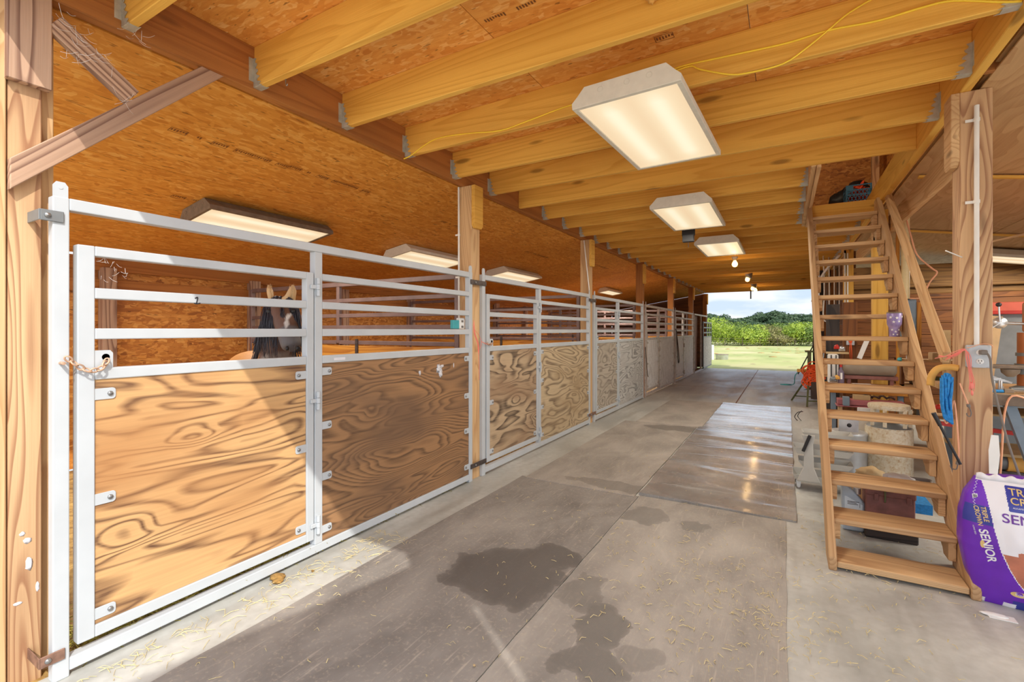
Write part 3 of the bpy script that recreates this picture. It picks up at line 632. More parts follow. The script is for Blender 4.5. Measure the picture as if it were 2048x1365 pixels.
for lb,y,L in (('dusty-sided light on the stall ceiling, nearest, above the top rail of the first gate',2.70,1.22),('light on the stall ceiling left of the second post',5.10,1.22),('light on the stall ceiling above the second stall front',7.55,1.3)):
    troffer(lb,(-4.33,y),L,tilt=TL,z=zl(-4.33)-.105,mat='fixture_dark' if y<3 else 'fixture',group='ceiling lights in the stalls',W=.5)
troffer('narrow strip light on the stall ceiling above the third stall',(-4.1,12.4),1.2,tilt=TL,z=zl(-4.1)-.105,group='ceiling lights in the stalls',W=.3,power=80)
troffer('workshop ceiling light cut by the right edge of the picture',(2.95,8.9),1.22,tilt=TR,rot=R(90),z=zr(2.95)-.105,group='workshop ceiling lights',power=40)
troffer('added fill light over the workshop front, unseen beyond the right edge',(2.9,4.6),1.22,tilt=TR,rot=R(90),z=zr(2.9)-.105,group='workshop ceiling lights',power=40)  # unseen fitting put in to brighten the workshop
t=thing('loft_fill_lamp','added fill lamp under the loft ridge, unseen above the stair opening','lamp',(.0,5.9,4.85)); m=MB(); m.cyl((0,5.9,4.72),(0,5.9,5.0),.004,n=6); m.build('flex','black',t); m=MB(); m.lathe((0,5.9,4.72),[(.02,0),(.045,-.04),(.052,-.075),(.035,-.11),(0,-.12)],16); m.build('bulb','amber',t)  # invented lamp, placed out of view to brighten the loft
ld=bpy.data.lights.new('bulb_light','POINT'); ld.energy=28; ld.color=(1,.8,.55); ld.shadow_soft_size=.05; lo=bpy.data.objects.new('bulb_light',ld); col.objects.link(lo); lo.location=(0,5.9,4.5)  # fill light of the added loft lamp
# front workshop fitting and loft lamp above are unseen extras for fill
for i,(x,y,lb) in enumerate(((-.81,9.7,'round bare bulb glowing amber, nearest of the row beyond the troffers'),(-.79,12.8,'cluster bulb with a reflector, second of the amber row'),(-.83,15.7,'amber bulb third in the far row'),(-.79,16.4,'farthest amber bulb above the barn mouth'))):
    t=thing('ceiling_bulb',lb,'lamp',(x,y,2.77),'bare bulbs along the far aisle ceiling')
    m=MB(); m.lathe((x,y,2.772),[(.055,0),(.055,-.02),(.03,-.045),(.03,-.07)],16); m.build('lamp_holder','fixture',t)
    m=MB(); m.lathe((x,y,2.70),[(.02,0),(.045,-.04),(.052,-.075),(.035,-.11),(0,-.12)],16); m.build('bulb','amber',t)
    if i in (1,2): m=MB(); m.lathe((x+.06,y,2.68),[(.02,.03),(.10,-.06)],16,ax=(.5,-.3,-.8)); m.build('reflector','silver',t)
    pl=bpy.data.lights.new('bulb_light','POINT'); pl.energy=3.5; pl.color=(1,.62,.25); pl.shadow_soft_size=.03
    po=bpy.data.objects.new('bulb_light',pl); col.objects.link(po); po.location=(x,y,2.55)
t=thing('junction_bracket','black bracket box hanging behind the second ceiling light','bracket',(-1.08,6.4,2.77))
m=MB(); m.bb(-1.16,-1.0,6.40,6.43,2.62,2.76); m.build('plate','black',t,bev=.004)
m=MB(); m.bb(-1.15,-1.01,6.37,6.44,2.54,2.63); m.build('box','black',t,bev=.004)
m=MB(); m.cyl((-1.08,6.405,2.54),(-1.08,6.405,2.47),.004,n=6); m.build('pull_cord','black',t)
for x,y,z in ((-1.13,6.396,2.70),(-1.03,6.396,2.70)): m=MB(); m.lathe((x,y,z),[(.008,0),(.008,.004),(0,.006)],8,(0,-1,0)); m.build('bolt','bolt',t)
# ------------------------------------------------------------------ cables on the joist
yc=JY[3]-.006
m=MB(); m.tube([(x,yc,z) for x,z in ((-2.60,2.752),(-2.524,2.765),(-2.382,2.82),(-2.236,2.845),(-1.962,2.82),(-1.708,2.785),(-1.473,2.805),(-1.167,2.835),(-1.03,2.80))],.0048,6)
tag(m.build('yellow_cable','cable'),'yellow cable stapled to the joist left of the nearest ceiling light','cable')
m=MB(); m.tube([(x,yc,z) for x,z in ((-.60,2.80),(-.581,2.87),(-.499,2.891),(-.305,2.882),(-.136,2.872),(.016,2.865),(.191,2.873),(.377,2.857),(.536,2.864),(.643,2.858),(.793,2.80),(.86,2.78))],.0055,6)
tag(m.build('yellow_cable','cable'),'upper yellow cable sweeping right from the ceiling light to the beam','cable')
m=MB(); m.tube([(x,yc-.004,z) for x,z in ((-.62,2.78),(-.568,2.859),(-.459,2.877),(-.407,2.845),(-.263,2.778),(-.171,2.76),(-.01,2.762),(.098,2.815),(.191,2.878),(.271,2.931),(.40,2.98))],.0048,6)
tag(m.build('yellow_cable','cable'),'lower yellow cable looping under and crossing the upper one','cable')
m=MB(); 
for x,z in ((-2.15,2.84),(-1.62,2.79),(-1.2,2.832),(.191,2.875),(-.47,2.88)): m.bb(x-.004,x+.004,yc-.012,yc+.004,z-.012,z+.012)
m=MB(); m.blob((-.52,1.563+.61*1-.012-.61*0,2.93),(.028,.02,.05),3,.35,4,2); m.blob((-.515,2.16,2.955),(.034,.022,.03),3,.3,5,4); tag(m.build('foam_plug','straw_pad'),'lump of dried yellow foam on the face of the second long joist','foam')
t=thing('hook','small steel hook hanging under the fourth joist end','hook',(-2.36,1.60,2.77))
m=MB(); m.tube([(-2.36,1.6,2.775),(-2.36,1.6,2.745),(-2.35,1.6,2.735),(-2.345,1.6,2.745)],.003,6); m.build('wire','bolt',t)
# wall and post conduits
def conduit(label,pts,r,mat='white_pvc',clips=(),cat='conduit'):
    t=thing('conduit',label,cat,pts[0]); m=MB()
    for a,b in zip(pts,pts[1:]): m.cyl(a,b,r,n=12)
    m.build('pipe',mat,t)
    for c in clips:
        m=MB(); c=Vector(c); m.cyl(c-Vector((0,0,.009)),c+Vector((0,0,.009)),r+.003,n=12); m.bb(c.x-r-.035,c.x-r+.004,c.y+r*.3,c.y+r*.3+.004,c.z-.008,c.z+.008); m.build('clip','white_pvc',t)
    return t
conduit('white conduit down the big pine post into the outlet box',[(.929,3.583,2.66),(.929,3.583,1.315)],.0115,clips=((.929,3.583,2.58),(.929,3.583,2.12)))
conduit('thin white conduit down the post between the first and second stall',[(-2.665,3.585,2.75),(-2.66,3.585,1.45)],.009,clips=((-2.663,3.585,2.3),(-2.661,3.585,1.9)))
conduit('white conduit slanting down the post between the second and third stall',[(-2.60,6.62,2.74),(-2.515,6.63,1.95),(-2.515,6.63,1.33)],.009)
conduit('thick cream pipe running down to the grey electric panel',[(1.14,6.6,2.62),(1.14,6.6,1.74)],.036,mat='cream_pvc')
conduit('thin white conduit on the far pine post seen between the stair treads',[(.915,9.689,2.7),(.915,9.689,1.3)],.012)
conduit('second thin conduit on the far pine post, left of the first',[(.878,9.691,2.7),(.878,9.691,1.0)],.009)
t=thing('breaker_box','grey metal electric panel under the cream pipe, behind the handrail','electric panel',(1.165,6.6,1.48))
m=MB(); m.bb(1.095,1.23,6.58,6.68,1.24,1.735); m.build('box','blue_steel',t,bev=.006)
m=MB(); m.bb(1.105,1.22,6.575,6.58,1.25,1.725); m.build('door','blue_steel',t,bev=.003)
for z in (1.62,1.42): m=MB(); m.lathe((1.14,6.575,z),[(.012,0),(.012,.004),(0,.005)],10,(0,-1,0)); m.build('knockout','blue_steel',t)
m=MB(); m.bb(1.075,1.10,6.66,6.72,0,2.6,long=2); m.bb(1.235,1.275,6.6,6.72,.95,1.70,long=2); o=m.build('backing_board','orange_plank',t,bev=.002)
# ------------------------------------------------------------------ staircase
SX0,SX1,SG,SR,SY,SZ=.262,.835,.2005,.185,3.39,.052
t=thing('staircase','steep open wooden staircase with worn treads rising to the loft','stairs',(.54,3.3,0))
dirv=Vector((0,SG,SR)).normalized()
def stringer(x0,x1,name='stringer'):
    top=Vector((0,6.36,2.77)); d=dirv
    f=.19                                                   # board depth measured level
    poly=[(3.31,0),(3.31+f*1.15,0),(6.40,(6.40-3.31-f*1.15)*SR/SG),(6.40,2.80),(6.25,2.80),(3.31,(0)+.05)]
    poly=[(3.30,0),(3.52,0),(6.42,2.66),(6.42,2.80),(6.22,2.80),(3.30,.075)]
    m=MB(); 
    # grain follows the slope
    o=Vector((x0,0,0)); n=Vector((x1-x0,0,0)); vs_=[Vector((x0,a,b)) for a,b in poly]+[Vector((x1,a,b)) for a,b in poly]; k=len(poly)
    gsf=lambda a,b: (a*dirv.y+b*dirv.z, -a*dirv.z+b*dirv.y, 0)
    gs=[gsf(a,b) for a,b in poly]+[(p[0],p[1],.04) for p in (gsf(a,b) for a,b in poly)]
    m.add(vs_,[tuple(range(k-1,-1,-1)),tuple(range(k,2*k))]+[(i,(i+1)%k,k+(i+1)%k,k+i) for i in range(k)],gs)
    return m.build(name,'stair',t,bev=.005)
stringer(.222,.262); stringer(.837,.877)
for k in range(15):
    y=SY+SG*k; z=SZ+SR*k
    m=MB(); m.bb(SX0,SX1,y-.075,y+.165,z-.036,z,long=0); 
    for i in (0,): pass
    m.build('tread','stair' if k<9 else 'post_pale',t,bev=.007,seg=2)
    for x0,x1 in ((.263,.297),(.80,.834)):                  # little shaped cleats under each end of a tread
        if z<.14: continue
        m=MB(); pts=[(0,0),(.125,0),(.165,-.02),(.165,-.075),(.14,-.105),(.02,-.105),(0,-.08)] if x0<.5 else [(0,0),(.20,0),(.17,-.05),(.12,-.075),(.10,-.105),(0,-.105)]
        m.prism([(a,b) for a,b in pts],(x0,y-.055,z-.037),(0,1,0),(0,0,1),x1-x0); m.build('cleat','post_pale',t,bev=.003)
t2=m=MB(); m.bar((.905,6.12,2.83),(.905,4.05,1.22),.04,.09,up=(0,1,1)); tag(m.build('handrail','post_pale',bev=.004),'loose pale handrail board leaning parallel to the right stair stringer','handrail')
m=MB(); m.bb(.886,.90,0,0,0,0) if False else None
# ------------------------------------------------------------------ things near the stairs
def simple(name,label,cat,mb,mat,loc=None,group=None,bev=0):
    return tag(mb.build(name,mat,bev=bev),label,cat,group)
# cup with stars
cx,cy,cz=.762,SY+SG*7+.02,SZ+SR*7
t=thing('travel_tumbler','purple travel tumbler with white stars standing on a stair tread','cup',(cx,cy,cz))
g=G('star_purple'); g.color(g.ramp(g.noise(g.obj(),20,2),[(.3,lin((128,112,164))),(.7,lin((176,158,200)))])); g.set(Roughness=.35,Metallic=.2); M['star_purple']=g.m
m=MB(); m.lathe((cx,cy,cz),[(.033,0),(.036,.07),(.040,.082),(.0475,.10),(.051,.185),(.049,.188)],28); m.build('body','star_purple',t)
m=MB(); m.lathe((cx,cy,cz+.186),[(.05,0),(.05,.008),(.046,.012),(0,.012)],28); m.build('lid','fixture_dark',t)
random.seed(3)
for a,h,s in ((-2.2,.155,.013),(-1.4,.15,.013),(-.6,.16,.012),(-1.8,.118,.012),(-1.1,.122,.011),(-2.1,.055,.010),(-1.5,.04,.010),(-.9,.055,.010),(-1.9,.018,.009),(-1.2,.016,.009)):
    r=(.0475+(h-.1)*.04 if h>.1 else .0335+h*.045)+.0012
    C=Vector((cx+r*math.cos(a),cy+r*math.sin(a),cz+h)); ux=Vector((-math.sin(a),math.cos(a),0))
    pts=[((s if i%2==0 else s*.42)*math.sin(i*math.pi/5),(s if i%2==0 else s*.42)*math.cos(i*math.pi/5)) for i in range(10)][::-1]
    m=MB(); m.prism(pts,C,ux,(0,0,1),.0008); m.build('star','white',t)
# outlet box on the pine post
t=thing('outlet_box','white metal double outlet box on the big pine post','outlet',(.935,3.57,1.25))
m=MB(); m.bb(.884,.984,3.56,3.599,1.19,1.316); m.build('box','rail',t,bev=.005)
oc=[(.025,0),(.075,0),(.094,.02),(.094,.106),(.075,.126),(.025,.126),(.006,.106),(.006,.02)]
m=MB(); m.prism(oc,(.884,3.5605,1.19),(1,0,0),(0,0,1),.0035); m.build('cover_plate','rail',t,bev=.0015)
for z in (1.275,1.225): 
    m=MB(); m.lathe((.936,3.558,z),[(.016,0),(.016,.003),(0,.0035)],16,(0,-1,0)); o=m.build('receptacle','white',t)
    m=MB(); m.bb(.929,.931,3.553,3.5545,z-.001,z+.008); m.build('slot','black',t); m=MB(); m.bb(.941,.943,3.553,3.5545,z-.001,z+.008); m.build('slot','black',t); m=MB(); m.lathe((.936,3.5545,z-.008),[(.0025,0),(0,.001)],8,(0,-1,0)); m.build('slot','black',t)
t=thing('power_cable','grey plug and cord hanging from the outlet to behind the feed bag','cord',(.944,3.54,1.277))
m=MB(); m.bb(.928,.958,3.515,3.553,1.264,1.29); m.build('plug','grey_cord',t,bev=.004)
m=MB(); m.tube([(.955,3.53,1.277),(.962,3.50,1.24),(.965,3.49,1.15),(.978,3.45,1.0),(1.01,3.42,.80),(1.05,3.40,.62),(1.07,3.42,.5),(1.08,3.45,.02)],.0055,8); m.build('cord','grey_cord',t)
# twines and bungees on the post
m=MB()
random.seed(11)
for i in range(7):
    a=random.uniform(-.012,.012); b=random.uniform(-.02,.02)
    m.tube([(.80+a,3.56,1.235+b),(.835+a,3.55,1.262+b),(.87,3.545,1.290+b*.4),(.885+a,3.545,1.25),(.893+a*.6,3.55,1.18),(.902+a,3.548,1.11+b),(.899+a,3.55,1.06+b)],.0016,5)
for i in range(4):
    a=random.uniform(-.01,.01); m.tube([(.76+a,3.58,1.245+a),(.80,3.57,1.25),(.84+a,3.56,1.262+a),(.872,3.55,1.29)],.002,5)
m.blob((.9,3.548,1.09),(.010,.006,.022),2,.4,5,2); m.blob((.901,3.548,1.05),(.006,.005,.014),2,.4,5,5)
simple('baling_twine','pink baling twine knotted over the big pine post beside the outlet box','twine',m,'pink')
m=MB(); m.tube([(.88,3.55,1.30),(.90,3.545,1.306),(.94,3.55,1.322),(.975,3.545,1.32),(.985,3.54,1.305)],.002,5); simple('twine_end','pale orange twine end lying over the outlet box','twine',m,'peach')
t=thing('bungee_strap','peach bungee cord with steel hooks hanging down the big pine post','bungee',(.87,3.55,1.1))
m=MB(); m.tube([(.853,3.56,1.10),(.868,3.555,1.045),(.885,3.55,.985)],.004,8); m.build('cord','peach',t)
m=MB(); m.cyl((.885,3.55,.985),(.889,3.55,.97),.0085,n=10); m.tube([(.889,3.55,.972),(.898,3.55,.94),(.894,3.55,.918),(.882,3.55,.922),(.880,3.55,.935)],.0028,6); m.build('hook','grey_cord',t)
t=thing('bungee_strap','long peach bungee cord looping under the blue rope and down beside the stair','bungee',(.82,3.56,.8))
m=MB(); m.tube([(.775,3.58,.975),(.79,3.575,.90),(.80,3.575,.865),(.815,3.57,.90),(.83,3.565,1.0),(.842,3.56,.86),(.848,3.555,.72),(.846,3.555,.655)],.0042,8); m.build('cord','peach',t)
m=MB(); m.cyl((.846,3.555,.66),(.843,3.555,.64),.010,n=10); m.tube([(.843,3.555,.64),(.838,3.555,.615),(.826,3.555,.612),(.816,3.555,.618),(.812,3.555,.632)],.003,6); m.build('hook','grey_cord',t)
# blue rope hank, ochre pad
m=MB()
for i in range(13):
    f=i/12; m.tube([(.775+.05*f,3.565-.012*math.sin(i*2.4),1.125+.03*math.sin(f*3.1)),(.772+.042*f,3.555-.02*math.sin(i*1.7),1.06),(.772+.04*f,3.55-.016*math.sin(i*1.3),.99),(.782+.036*f,3.556,.925-.02*math.sin(i*1.1)),(.80+.022*f,3.56,.885-.02*f)],.0058,6)
simple('rope_hank','hank of bright blue rope hanging between the stairs and the big pine post','rope',m,'blue_rope')
m=MB(); m.tube([(.740,3.62,1.075),(.745,3.62,1.13),(.775,3.62,1.175),(.825,3.62,1.185),(.86,3.62,1.18)],.019,10); simple('padded_hoop','ochre padded hoop hung behind the blue rope hank','hoop',m,'straw_pad')
# black bar leaning on the stringer
t=thing('pry_handle','black jack handle with thick grip leaning along the right stair stringer','tool',(.79,3.6,.7))
m=MB(); m.cyl((.742,3.50,.895),(.842,3.50,.655),.0068,n=12); m.build('shaft','black',t)
m=MB(); m.cyl((.728,3.50,.93),(.757,3.50,.86),.0115,.0095,n=14); m.build('grip','black',t)
m=MB(); m.cyl((.729,3.50,.928),(.7285,3.50,.931),.0105,n=12); m.build('end_cap','grey_cord',t)
# ------------------------------------------------------------------ floor mats
def matmat(name,a,b,stains=(),glossy=False,ribx=1):
    g=G(name); v=g.obj(); A,B=lin(a),lin(b)
    n1=g.noise(g.map(v,(1.4,.7,1)),1.7,5,.4,.6); c=g.ramp(n1,[(.3,A),(.7,B)])
    sc=g.noise(g.map(v,(60,4,1),rot=(0,0,R(18))),1,2); c=g.mix(g.ramp(sc,[(.62,(0,0,0)),(.75,(.4,.4,.4))]),c,lin((198,186,172)))
    dust=g.noise(v,60,3); c=g.mix(g.ramp(dust,[(.55,(0,0,0)),(.8,(.4,.4,.4))]),c,lin((196,182,160)))
    ro=g.ramp(n1,[(.3,(.75,)*3),(.7,(.6,)*3)]) if not glossy else g.ramp(g.noise(g.map(v,(1.5,3,1)),1.4,3),[(.35,(.08,)*3),(.65,(.30,)*3)])
    if stains:
        nz=g.n('ShaderNodeTexNoise'); nz.inputs['Scale'].default_value=5; nz.inputs['Detail'].default_value=4; g.l(v,nz.inputs['Vector'])
        su=g.n('ShaderNodeVectorMath',operation='SUBTRACT'); su.inputs[1].default_value=(.5,.5,.5); g.l(nz.outputs['Color'],su.inputs[0])
        scl=g.n('ShaderNodeVectorMath',operation='SCALE'); scl.inputs['Scale'].default_value=.30; g.l(su.outputs[0],scl.inputs[0])
        ad=g.n('ShaderNodeVectorMath',operation='ADD'); g.l(v,ad.inputs[0]); g.l(scl.outputs[0],ad.inputs[1])
        tot=None
        for x,y,rx,ry,dk in stains:
            d=g.n('ShaderNodeVectorMath',operation='LENGTH'); g.l(g.map(ad.outputs[0],(1/rx,1/ry,0),(-x/rx,-y/ry,0)),d.inputs[0])
            k=g.ramp(d.outputs['Value'],[(.80,(dk,)*3),(.97,(dk*.7,)*3),(1.05,(0,)*3)]); tot=k if tot is None else g.math('MAXIMUM',tot,k)
        c=g.mix(tot,c,tuple(x*.55 for x in A))
        ro=g.mix(tot,ro,(.45,.45,.45))
    g.color(c); g.l(ro,g.b.inputs['Roughness'])
    wv=g.n('ShaderNodeTexWave'); wv.inputs['Scale'].default_value=70 ; wv.bands_direction='X'; g.l(v,wv.inputs['Vector'])
    h=wv.outputs['Fac']
    if glossy:
        rp=g.noise(g.map(v,(.7,3.2,1)),1.3,2,.6); h=g.math('MULTIPLY_ADD',h,.02,rp); g.bump(h,.45,.03); g.set(Coat_Weight=.5,Coat_Roughness=.12)
    else: g.bump(h,.25,.002)
    return g.m
M['mat_near_l']=matmat('ribbed_mat_near_left',(110,105,101),(154,149,143),[(-1.40,2.30,.36,.32,.8),(-1.22,2.62,.22,.18,.8),(-.98,2.05,.06,.03,.0)])
M['mat_near_r']=matmat('ribbed_mat_near_right',(128,123,117),(174,168,160),[(-.76,2.12,.13,.20,.75),(-.70,1.86,.16,.12,.7),(-.90,3.55,.20,.16,.6),(-.55,3.56,.12,.10,.6),(-.55,2.0,.10,.08,.4),(-.92,2.35,.12,.2,.5)])
M['mat_mid_l']=matmat('worn_mat_mid_left',(130,125,118),(172,165,157),[(-1.3,4.1,.5,.12,.5),(-1.3,6.9,.5,.18,.6)])
M['mat_mid_r']=matmat('smooth_damp_mat_mid_right',(124,121,118),(166,163,159),[(-.6,4.25,.5,.22,.5)],glossy=True)
M['mat_far_l']=matmat('pale_mat_far_left',(146,141,134),(184,177,168))
M['mat_far_r']=matmat('smooth_damp_mat_far_right',(136,135,134),(178,176,174),[(-.4,7.35,.5,.12,.5)],glossy=True)
def wavymat(label,x0,x1,y0,y1,mat,z=.006,wav=0.0,ny=30):
    m=MB(); nx=10; vs_=[];
    for j in range(ny+1):
        for i in range(nx+1):
            x=x0+(x1-x0)*i/nx; y=y0+(y1-y0)*j/ny; e=min(1,4*j/ny,4*(ny-j)/ny)
            vs_.append((x+.008*noise.noise(Vector((x*3,y*3,1))),y+.012*noise.noise(Vector((x*3,y*2,5))),z+wav*max(0,noise.noise(Vector((x*.8,y*3.6+1.0*x,z*50)))+.1)))
    fs=[(j*(nx+1)+i,j*(nx+1)+i+1,(j+1)*(nx+1)+i+1,(j+1)*(nx+1)+i) for j in range(ny) for i in range(nx)]
    m.add(vs_,fs,smooth=True)
    edge=[i for i in range(nx)]; low=[(p[0],p[1],.0005) for p in vs_]; o=len(m.v)
    bd=[(i,i+1) for i in range(nx)]+[(nx+(nx+1)*j,nx+(nx+1)*(j+1)) for j in range(ny)]+[((nx+1)*ny+i+1,(nx+1)*ny+i) for i in range(nx)]+[((nx+1)*(j+1),(nx+1)*j) for j in range(ny)]
    for a,b in bd: m.add([vs_[a],vs_[b],low[b],low[a]],[(3,2,1,0)])
    return tag(m.build('rubber_mat',mat),label,'mat','rubber mats laid in the aisle')
wavymat('large ribbed rubber mat nearest on the left, with the big dark wet patch',-2.17,-1.062,-.2,3.94,'mat_near_l')
wavymat('ribbed rubber mat nearest on the right, with the small dark wet patch',-1.055,.008,-.2,3.96,'mat_near_r')
wavymat('worn rubber mat second from the camera on the left',-2.12,-1.09,3.90,7.12,'mat_mid_l',.010)
wavymat('rippled shiny rubber mat second from the camera on the right',-1.07,.075,3.98,7.2,'mat_mid_r',.012,.022,60)
wavymat('pale rubber mat third from the camera on the left',-1.97,-1.03,7.16,9.75,'mat_far_l')
wavymat('shiny buckled rubber mat third from the camera on the right',-1.02,.085,7.24,9.8,'mat_far_r',.008,.016,40)
m=MB(); m.bb(-.82,-.80,9.9,18.58,.0003,.001); m.bb(-2.5,1.0,12.4,12.41,.0003,.001); struct(m.build('trim_floor_joint','dark'))
# ------------------------------------------------------------------ hay and droppings
def straws(name,label,n,fn,mat,rng=(.02,.09),w=.0016,seed=1,kind='stuff'):
    rd=random.Random(seed); m=MB()
    for i in range(n):
        x,y,z=fn(rd); L=rd.uniform(*rng); a=rd.uniform(0,6.28); e=rd.uniform(-.25,.25); d=Vector((math.cos(a),math.sin(a),0)); s=Vector((-d.y,d.x,0)); c=Vector((x,y,z)); bd=rd.uniform(-.3,.3)*L
        p=[c-d*L/2,c+s*bd,c+d*L/2]; zz=[0.001,rd.uniform(.002,.012),0.001]
        P=[Vector((q.x,q.y,q.z+h)) for q,h in zip(p,zz)]; ww=w*rd.uniform(.6,1.5)
        vs_=[]; 
        for q in P: vs_+= [q+s*ww,q-s*ww,q+Vector((0,0,ww*1.2))]
        m.add(vs_,[(0,1,4,3),(3,4,7,6),(1,2,5,4),(4,5,8,7),(2,0,3,5),(5,3,6,8)])
    return tag(m.build(name,mat),label,'hay',kind=kind)
M['hay']=plain('hay_straw',(204,186,134),.8,0,.25,60)
straws('hay_litter','loose hay straws littering the mats in front of the stairs',620,lambda r:(r.gauss(-.15,.45),r.gauss(2.55,.42),.008),'hay',(.006,.045),.0012,1)
straws('hay_litter','thin hay wisps scattered along the foot of the nearest stall front',260,lambda r:(-2.44+abs(r.gauss(0,.16)),r.uniform(.7,2.4),.003),'hay',(.01,.09),.0011,2)
straws('hay_litter','stray hay bits over the aisle mats farther on',260,lambda r:(r.uniform(-2.2,.2),r.uniform(1.2,5.5),.009),'hay',(.005,.035),.0012,5)
straws('hay_litter','hay crumbs on the ground under and around the stairs',200,lambda r:(r.uniform(.1,1.2),r.uniform(3.1,4.3),.002),'hay',(.01,.06),.0012,6)
straws('hay_bedding','greenish yellow hay piled inside the first stall gate',4200,lambda r:(-2.56-abs(r.gauss(0,.16)),r.uniform(.80,3.55),r.random()**2*.085-.012),'hay_green',(.05,.16),.0016,3)
straws('hay_bedding','straw bedding spread over the stall floors',2600,lambda r:(-2.6-abs(r.gauss(0,.5)),r.uniform(3.7,9.6),r.random()**2*.05-.012),'hay',(.05,.16),.002,4)
m=MB(); m.blob((-2.462,1.62,.012),(.042,.036,.014),3,.35,3,1); m.blob((-2.43,1.60,.010),(.03,.028,.012),3,.35,3,2); simple('manure_pat','flattened brown dropping on the concrete beside the nearest gate','dropping',m,'manure')
m=MB(); m.blob((-2.36,1.77,.006),(.010,.008,.006),2,.3,3,2); simple('manure_crumb','tiny dark crumb behind the brown dropping','dropping',m,'manure')
m=MB(); m.blob((-1.11,1.60,.013),(.006,.005,.005),2,.3,3,2); simple('pebble','pale pebble on the nearest mat','pebble',m,'tag')
# ------------------------------------------------------------------ chain, twine, teal box, lead rope on the stall fronts
def links(pts,name,label,r=.0035,Lk=.030,mat='chain'):
    P=[Vector(p) for p in pts]; t=thing(name,label,'chain',pts[0]); 
    dense=[]
    for a,b in zip(P,P[1:]):
        for i in range(20): dense.append(a.lerp(b,i/20))
    dense.append(P[-1]); acc=0; last=dense[0]; i=0; alt=0
    while i<len(dense)-1:
        j=i
        while j<len(dense)-1 and (dense[j]-dense[i]).length<Lk*.78: j+=1
        c=(dense[i]+dense[j])/2; d=(dense[j]-dense[i]).normalized(); u=d.cross(Vector((1,0,0))).normalized(); 
        if alt: u=(u+Vector((1,0,0))*1.1).normalized()
        else: u=(u-Vector((1,0,0))*.5).normalized()
        m=MB(); m.tube([c+d*(Lk/2*math.cos(w))+u*(.0095*math.sin(w)) for w in [k*math.pi/4 for k in range(8)]],r,6,closed=True,sub=2); m.build('chain_link',mat,t)
        i=j; alt=1-alt
    return t
t=links([(-2.475,.725,1.292),(-2.476,.745,1.272),(-2.474,.775,1.242),(-2.472,.81,1.228),(-2.476,.842,1.240),(-2.485,.858,1.268)],'latch_chain','rusty chain latching the nearest gate, looped over a stud on the frame')
m=MB(); m.cyl((-2.5,.716,1.268),(-2.462,.716,1.268),.0065,n=10); m.build('stud','chain',t)
t=links([(-2.49,3.79,1.28),(-2.485,3.82,1.262),(-2.485,3.87,1.255),(-2.49,3.90,1.27)],'latch_chain','small chain latching the second gate beside the pink twine',.003,.026)
m=MB()
for a in (0,.008,-.007): m.tube([(-2.50,3.60,1.49),(-2.49,3.585+a,1.42),(-2.49,3.60+a,1.36),(-2.485,3.64+a,1.28),(-2.49,3.66+a,1.22),(-2.492,3.665,1.16)],.0022,5)
m.tube([(-2.49,3.60,1.40),(-2.485,3.66,1.35),(-2.485,3.70,1.29),(-2.487,3.68,1.22)],.002,5); m.tube([(-2.487,3.71,1.29),(-2.48,3.76,1.27),(-2.48,3.80,1.26)],.003,5); m.tube([(-2.492,3.665,1.16),(-2.49,3.67,1.10),(-2.49,3.672,.93)],.0025,5)
simple('baling_twine','pink twine hanging on the post between the first and second stall','twine',m,'pink')
t=thing('stall_timer','small teal and white box clipped behind the first stall front at the post','box',(-2.56,3.47,1.46))
m=MB(); m.bb(-2.60,-2.565,3.37,3.46,1.41,1.49); m.build('teal_cover','teal',t,bev=.004)
m=MB(); m.bb(-2.60,-2.56,3.46,3.54,1.41,1.51); m.build('white_case','white',t,bev=.003)
for z in (1.48,1.43): m=MB(); m.bb(-2.56,-2.558,3.485,3.515,z-.01,z+.01); m.build('socket','grey_cord',t)
m=MB(); m.tube([(-2.49,12.88,1.42),(-2.48,12.94,1.34),(-2.475,12.98,1.0),(-2.47,13.10,.58),(-2.47,13.2,.52),(-2.47,13.24,.62),(-2.475,13.1,1.0),(-2.48,12.92,1.38)],.012,6); simple('lead_rope','dark lead rope hanging between the two whitewashed stalls','rope',m,'leather')
m=MB(); m.tube([(-2.49,9.78,1.05),(-2.48,9.80,.8),(-2.47,9.86,.5),(-2.47,9.92,.42)],.008,6); simple('lead_rope','short strap hanging before the first whitewashed stall','rope',m,'leather')
# cobwebs at the gate corner and under the beam
def web(label,pts,seed,n=26,spread=.05,mat='white_pvc'):
    rd=random.Random(seed); m=MB(); P=[Vector(p) for p in pts]
    for i in range(n):
        a=rd.choice(P)+Vector([rd.uniform(-spread,spread) for _ in range(3)])*.6; b=a+Vector([rd.uniform(-spread,spread) for _ in range(3)]); a.x=min(a.x,-2.45) if a.x<0 else a.x
        m.tube([a,(a+b)/2+Vector((0,0,-spread*.15)),b],.0006,3,sub=3)
    return tag(m.build('cobweb',mat),label,'cobweb',kind='stuff')
web('cobweb in the upper corner of the nearest gate',[(-2.52,.86,1.69),(-2.52,.89,1.68),(-2.52,.93,1.65),(-2.52,.86,1.63)],1,22,.026)
web('dusty cobwebs around the head of the left post and brace',[(-2.48,.72,2.66),(-2.49,.78,2.6),(-2.49,.86,2.55),(-2.48,.74,2.5),(-2.49,.93,2.42),(-2.47,.95,2.70)],2,46,.05)
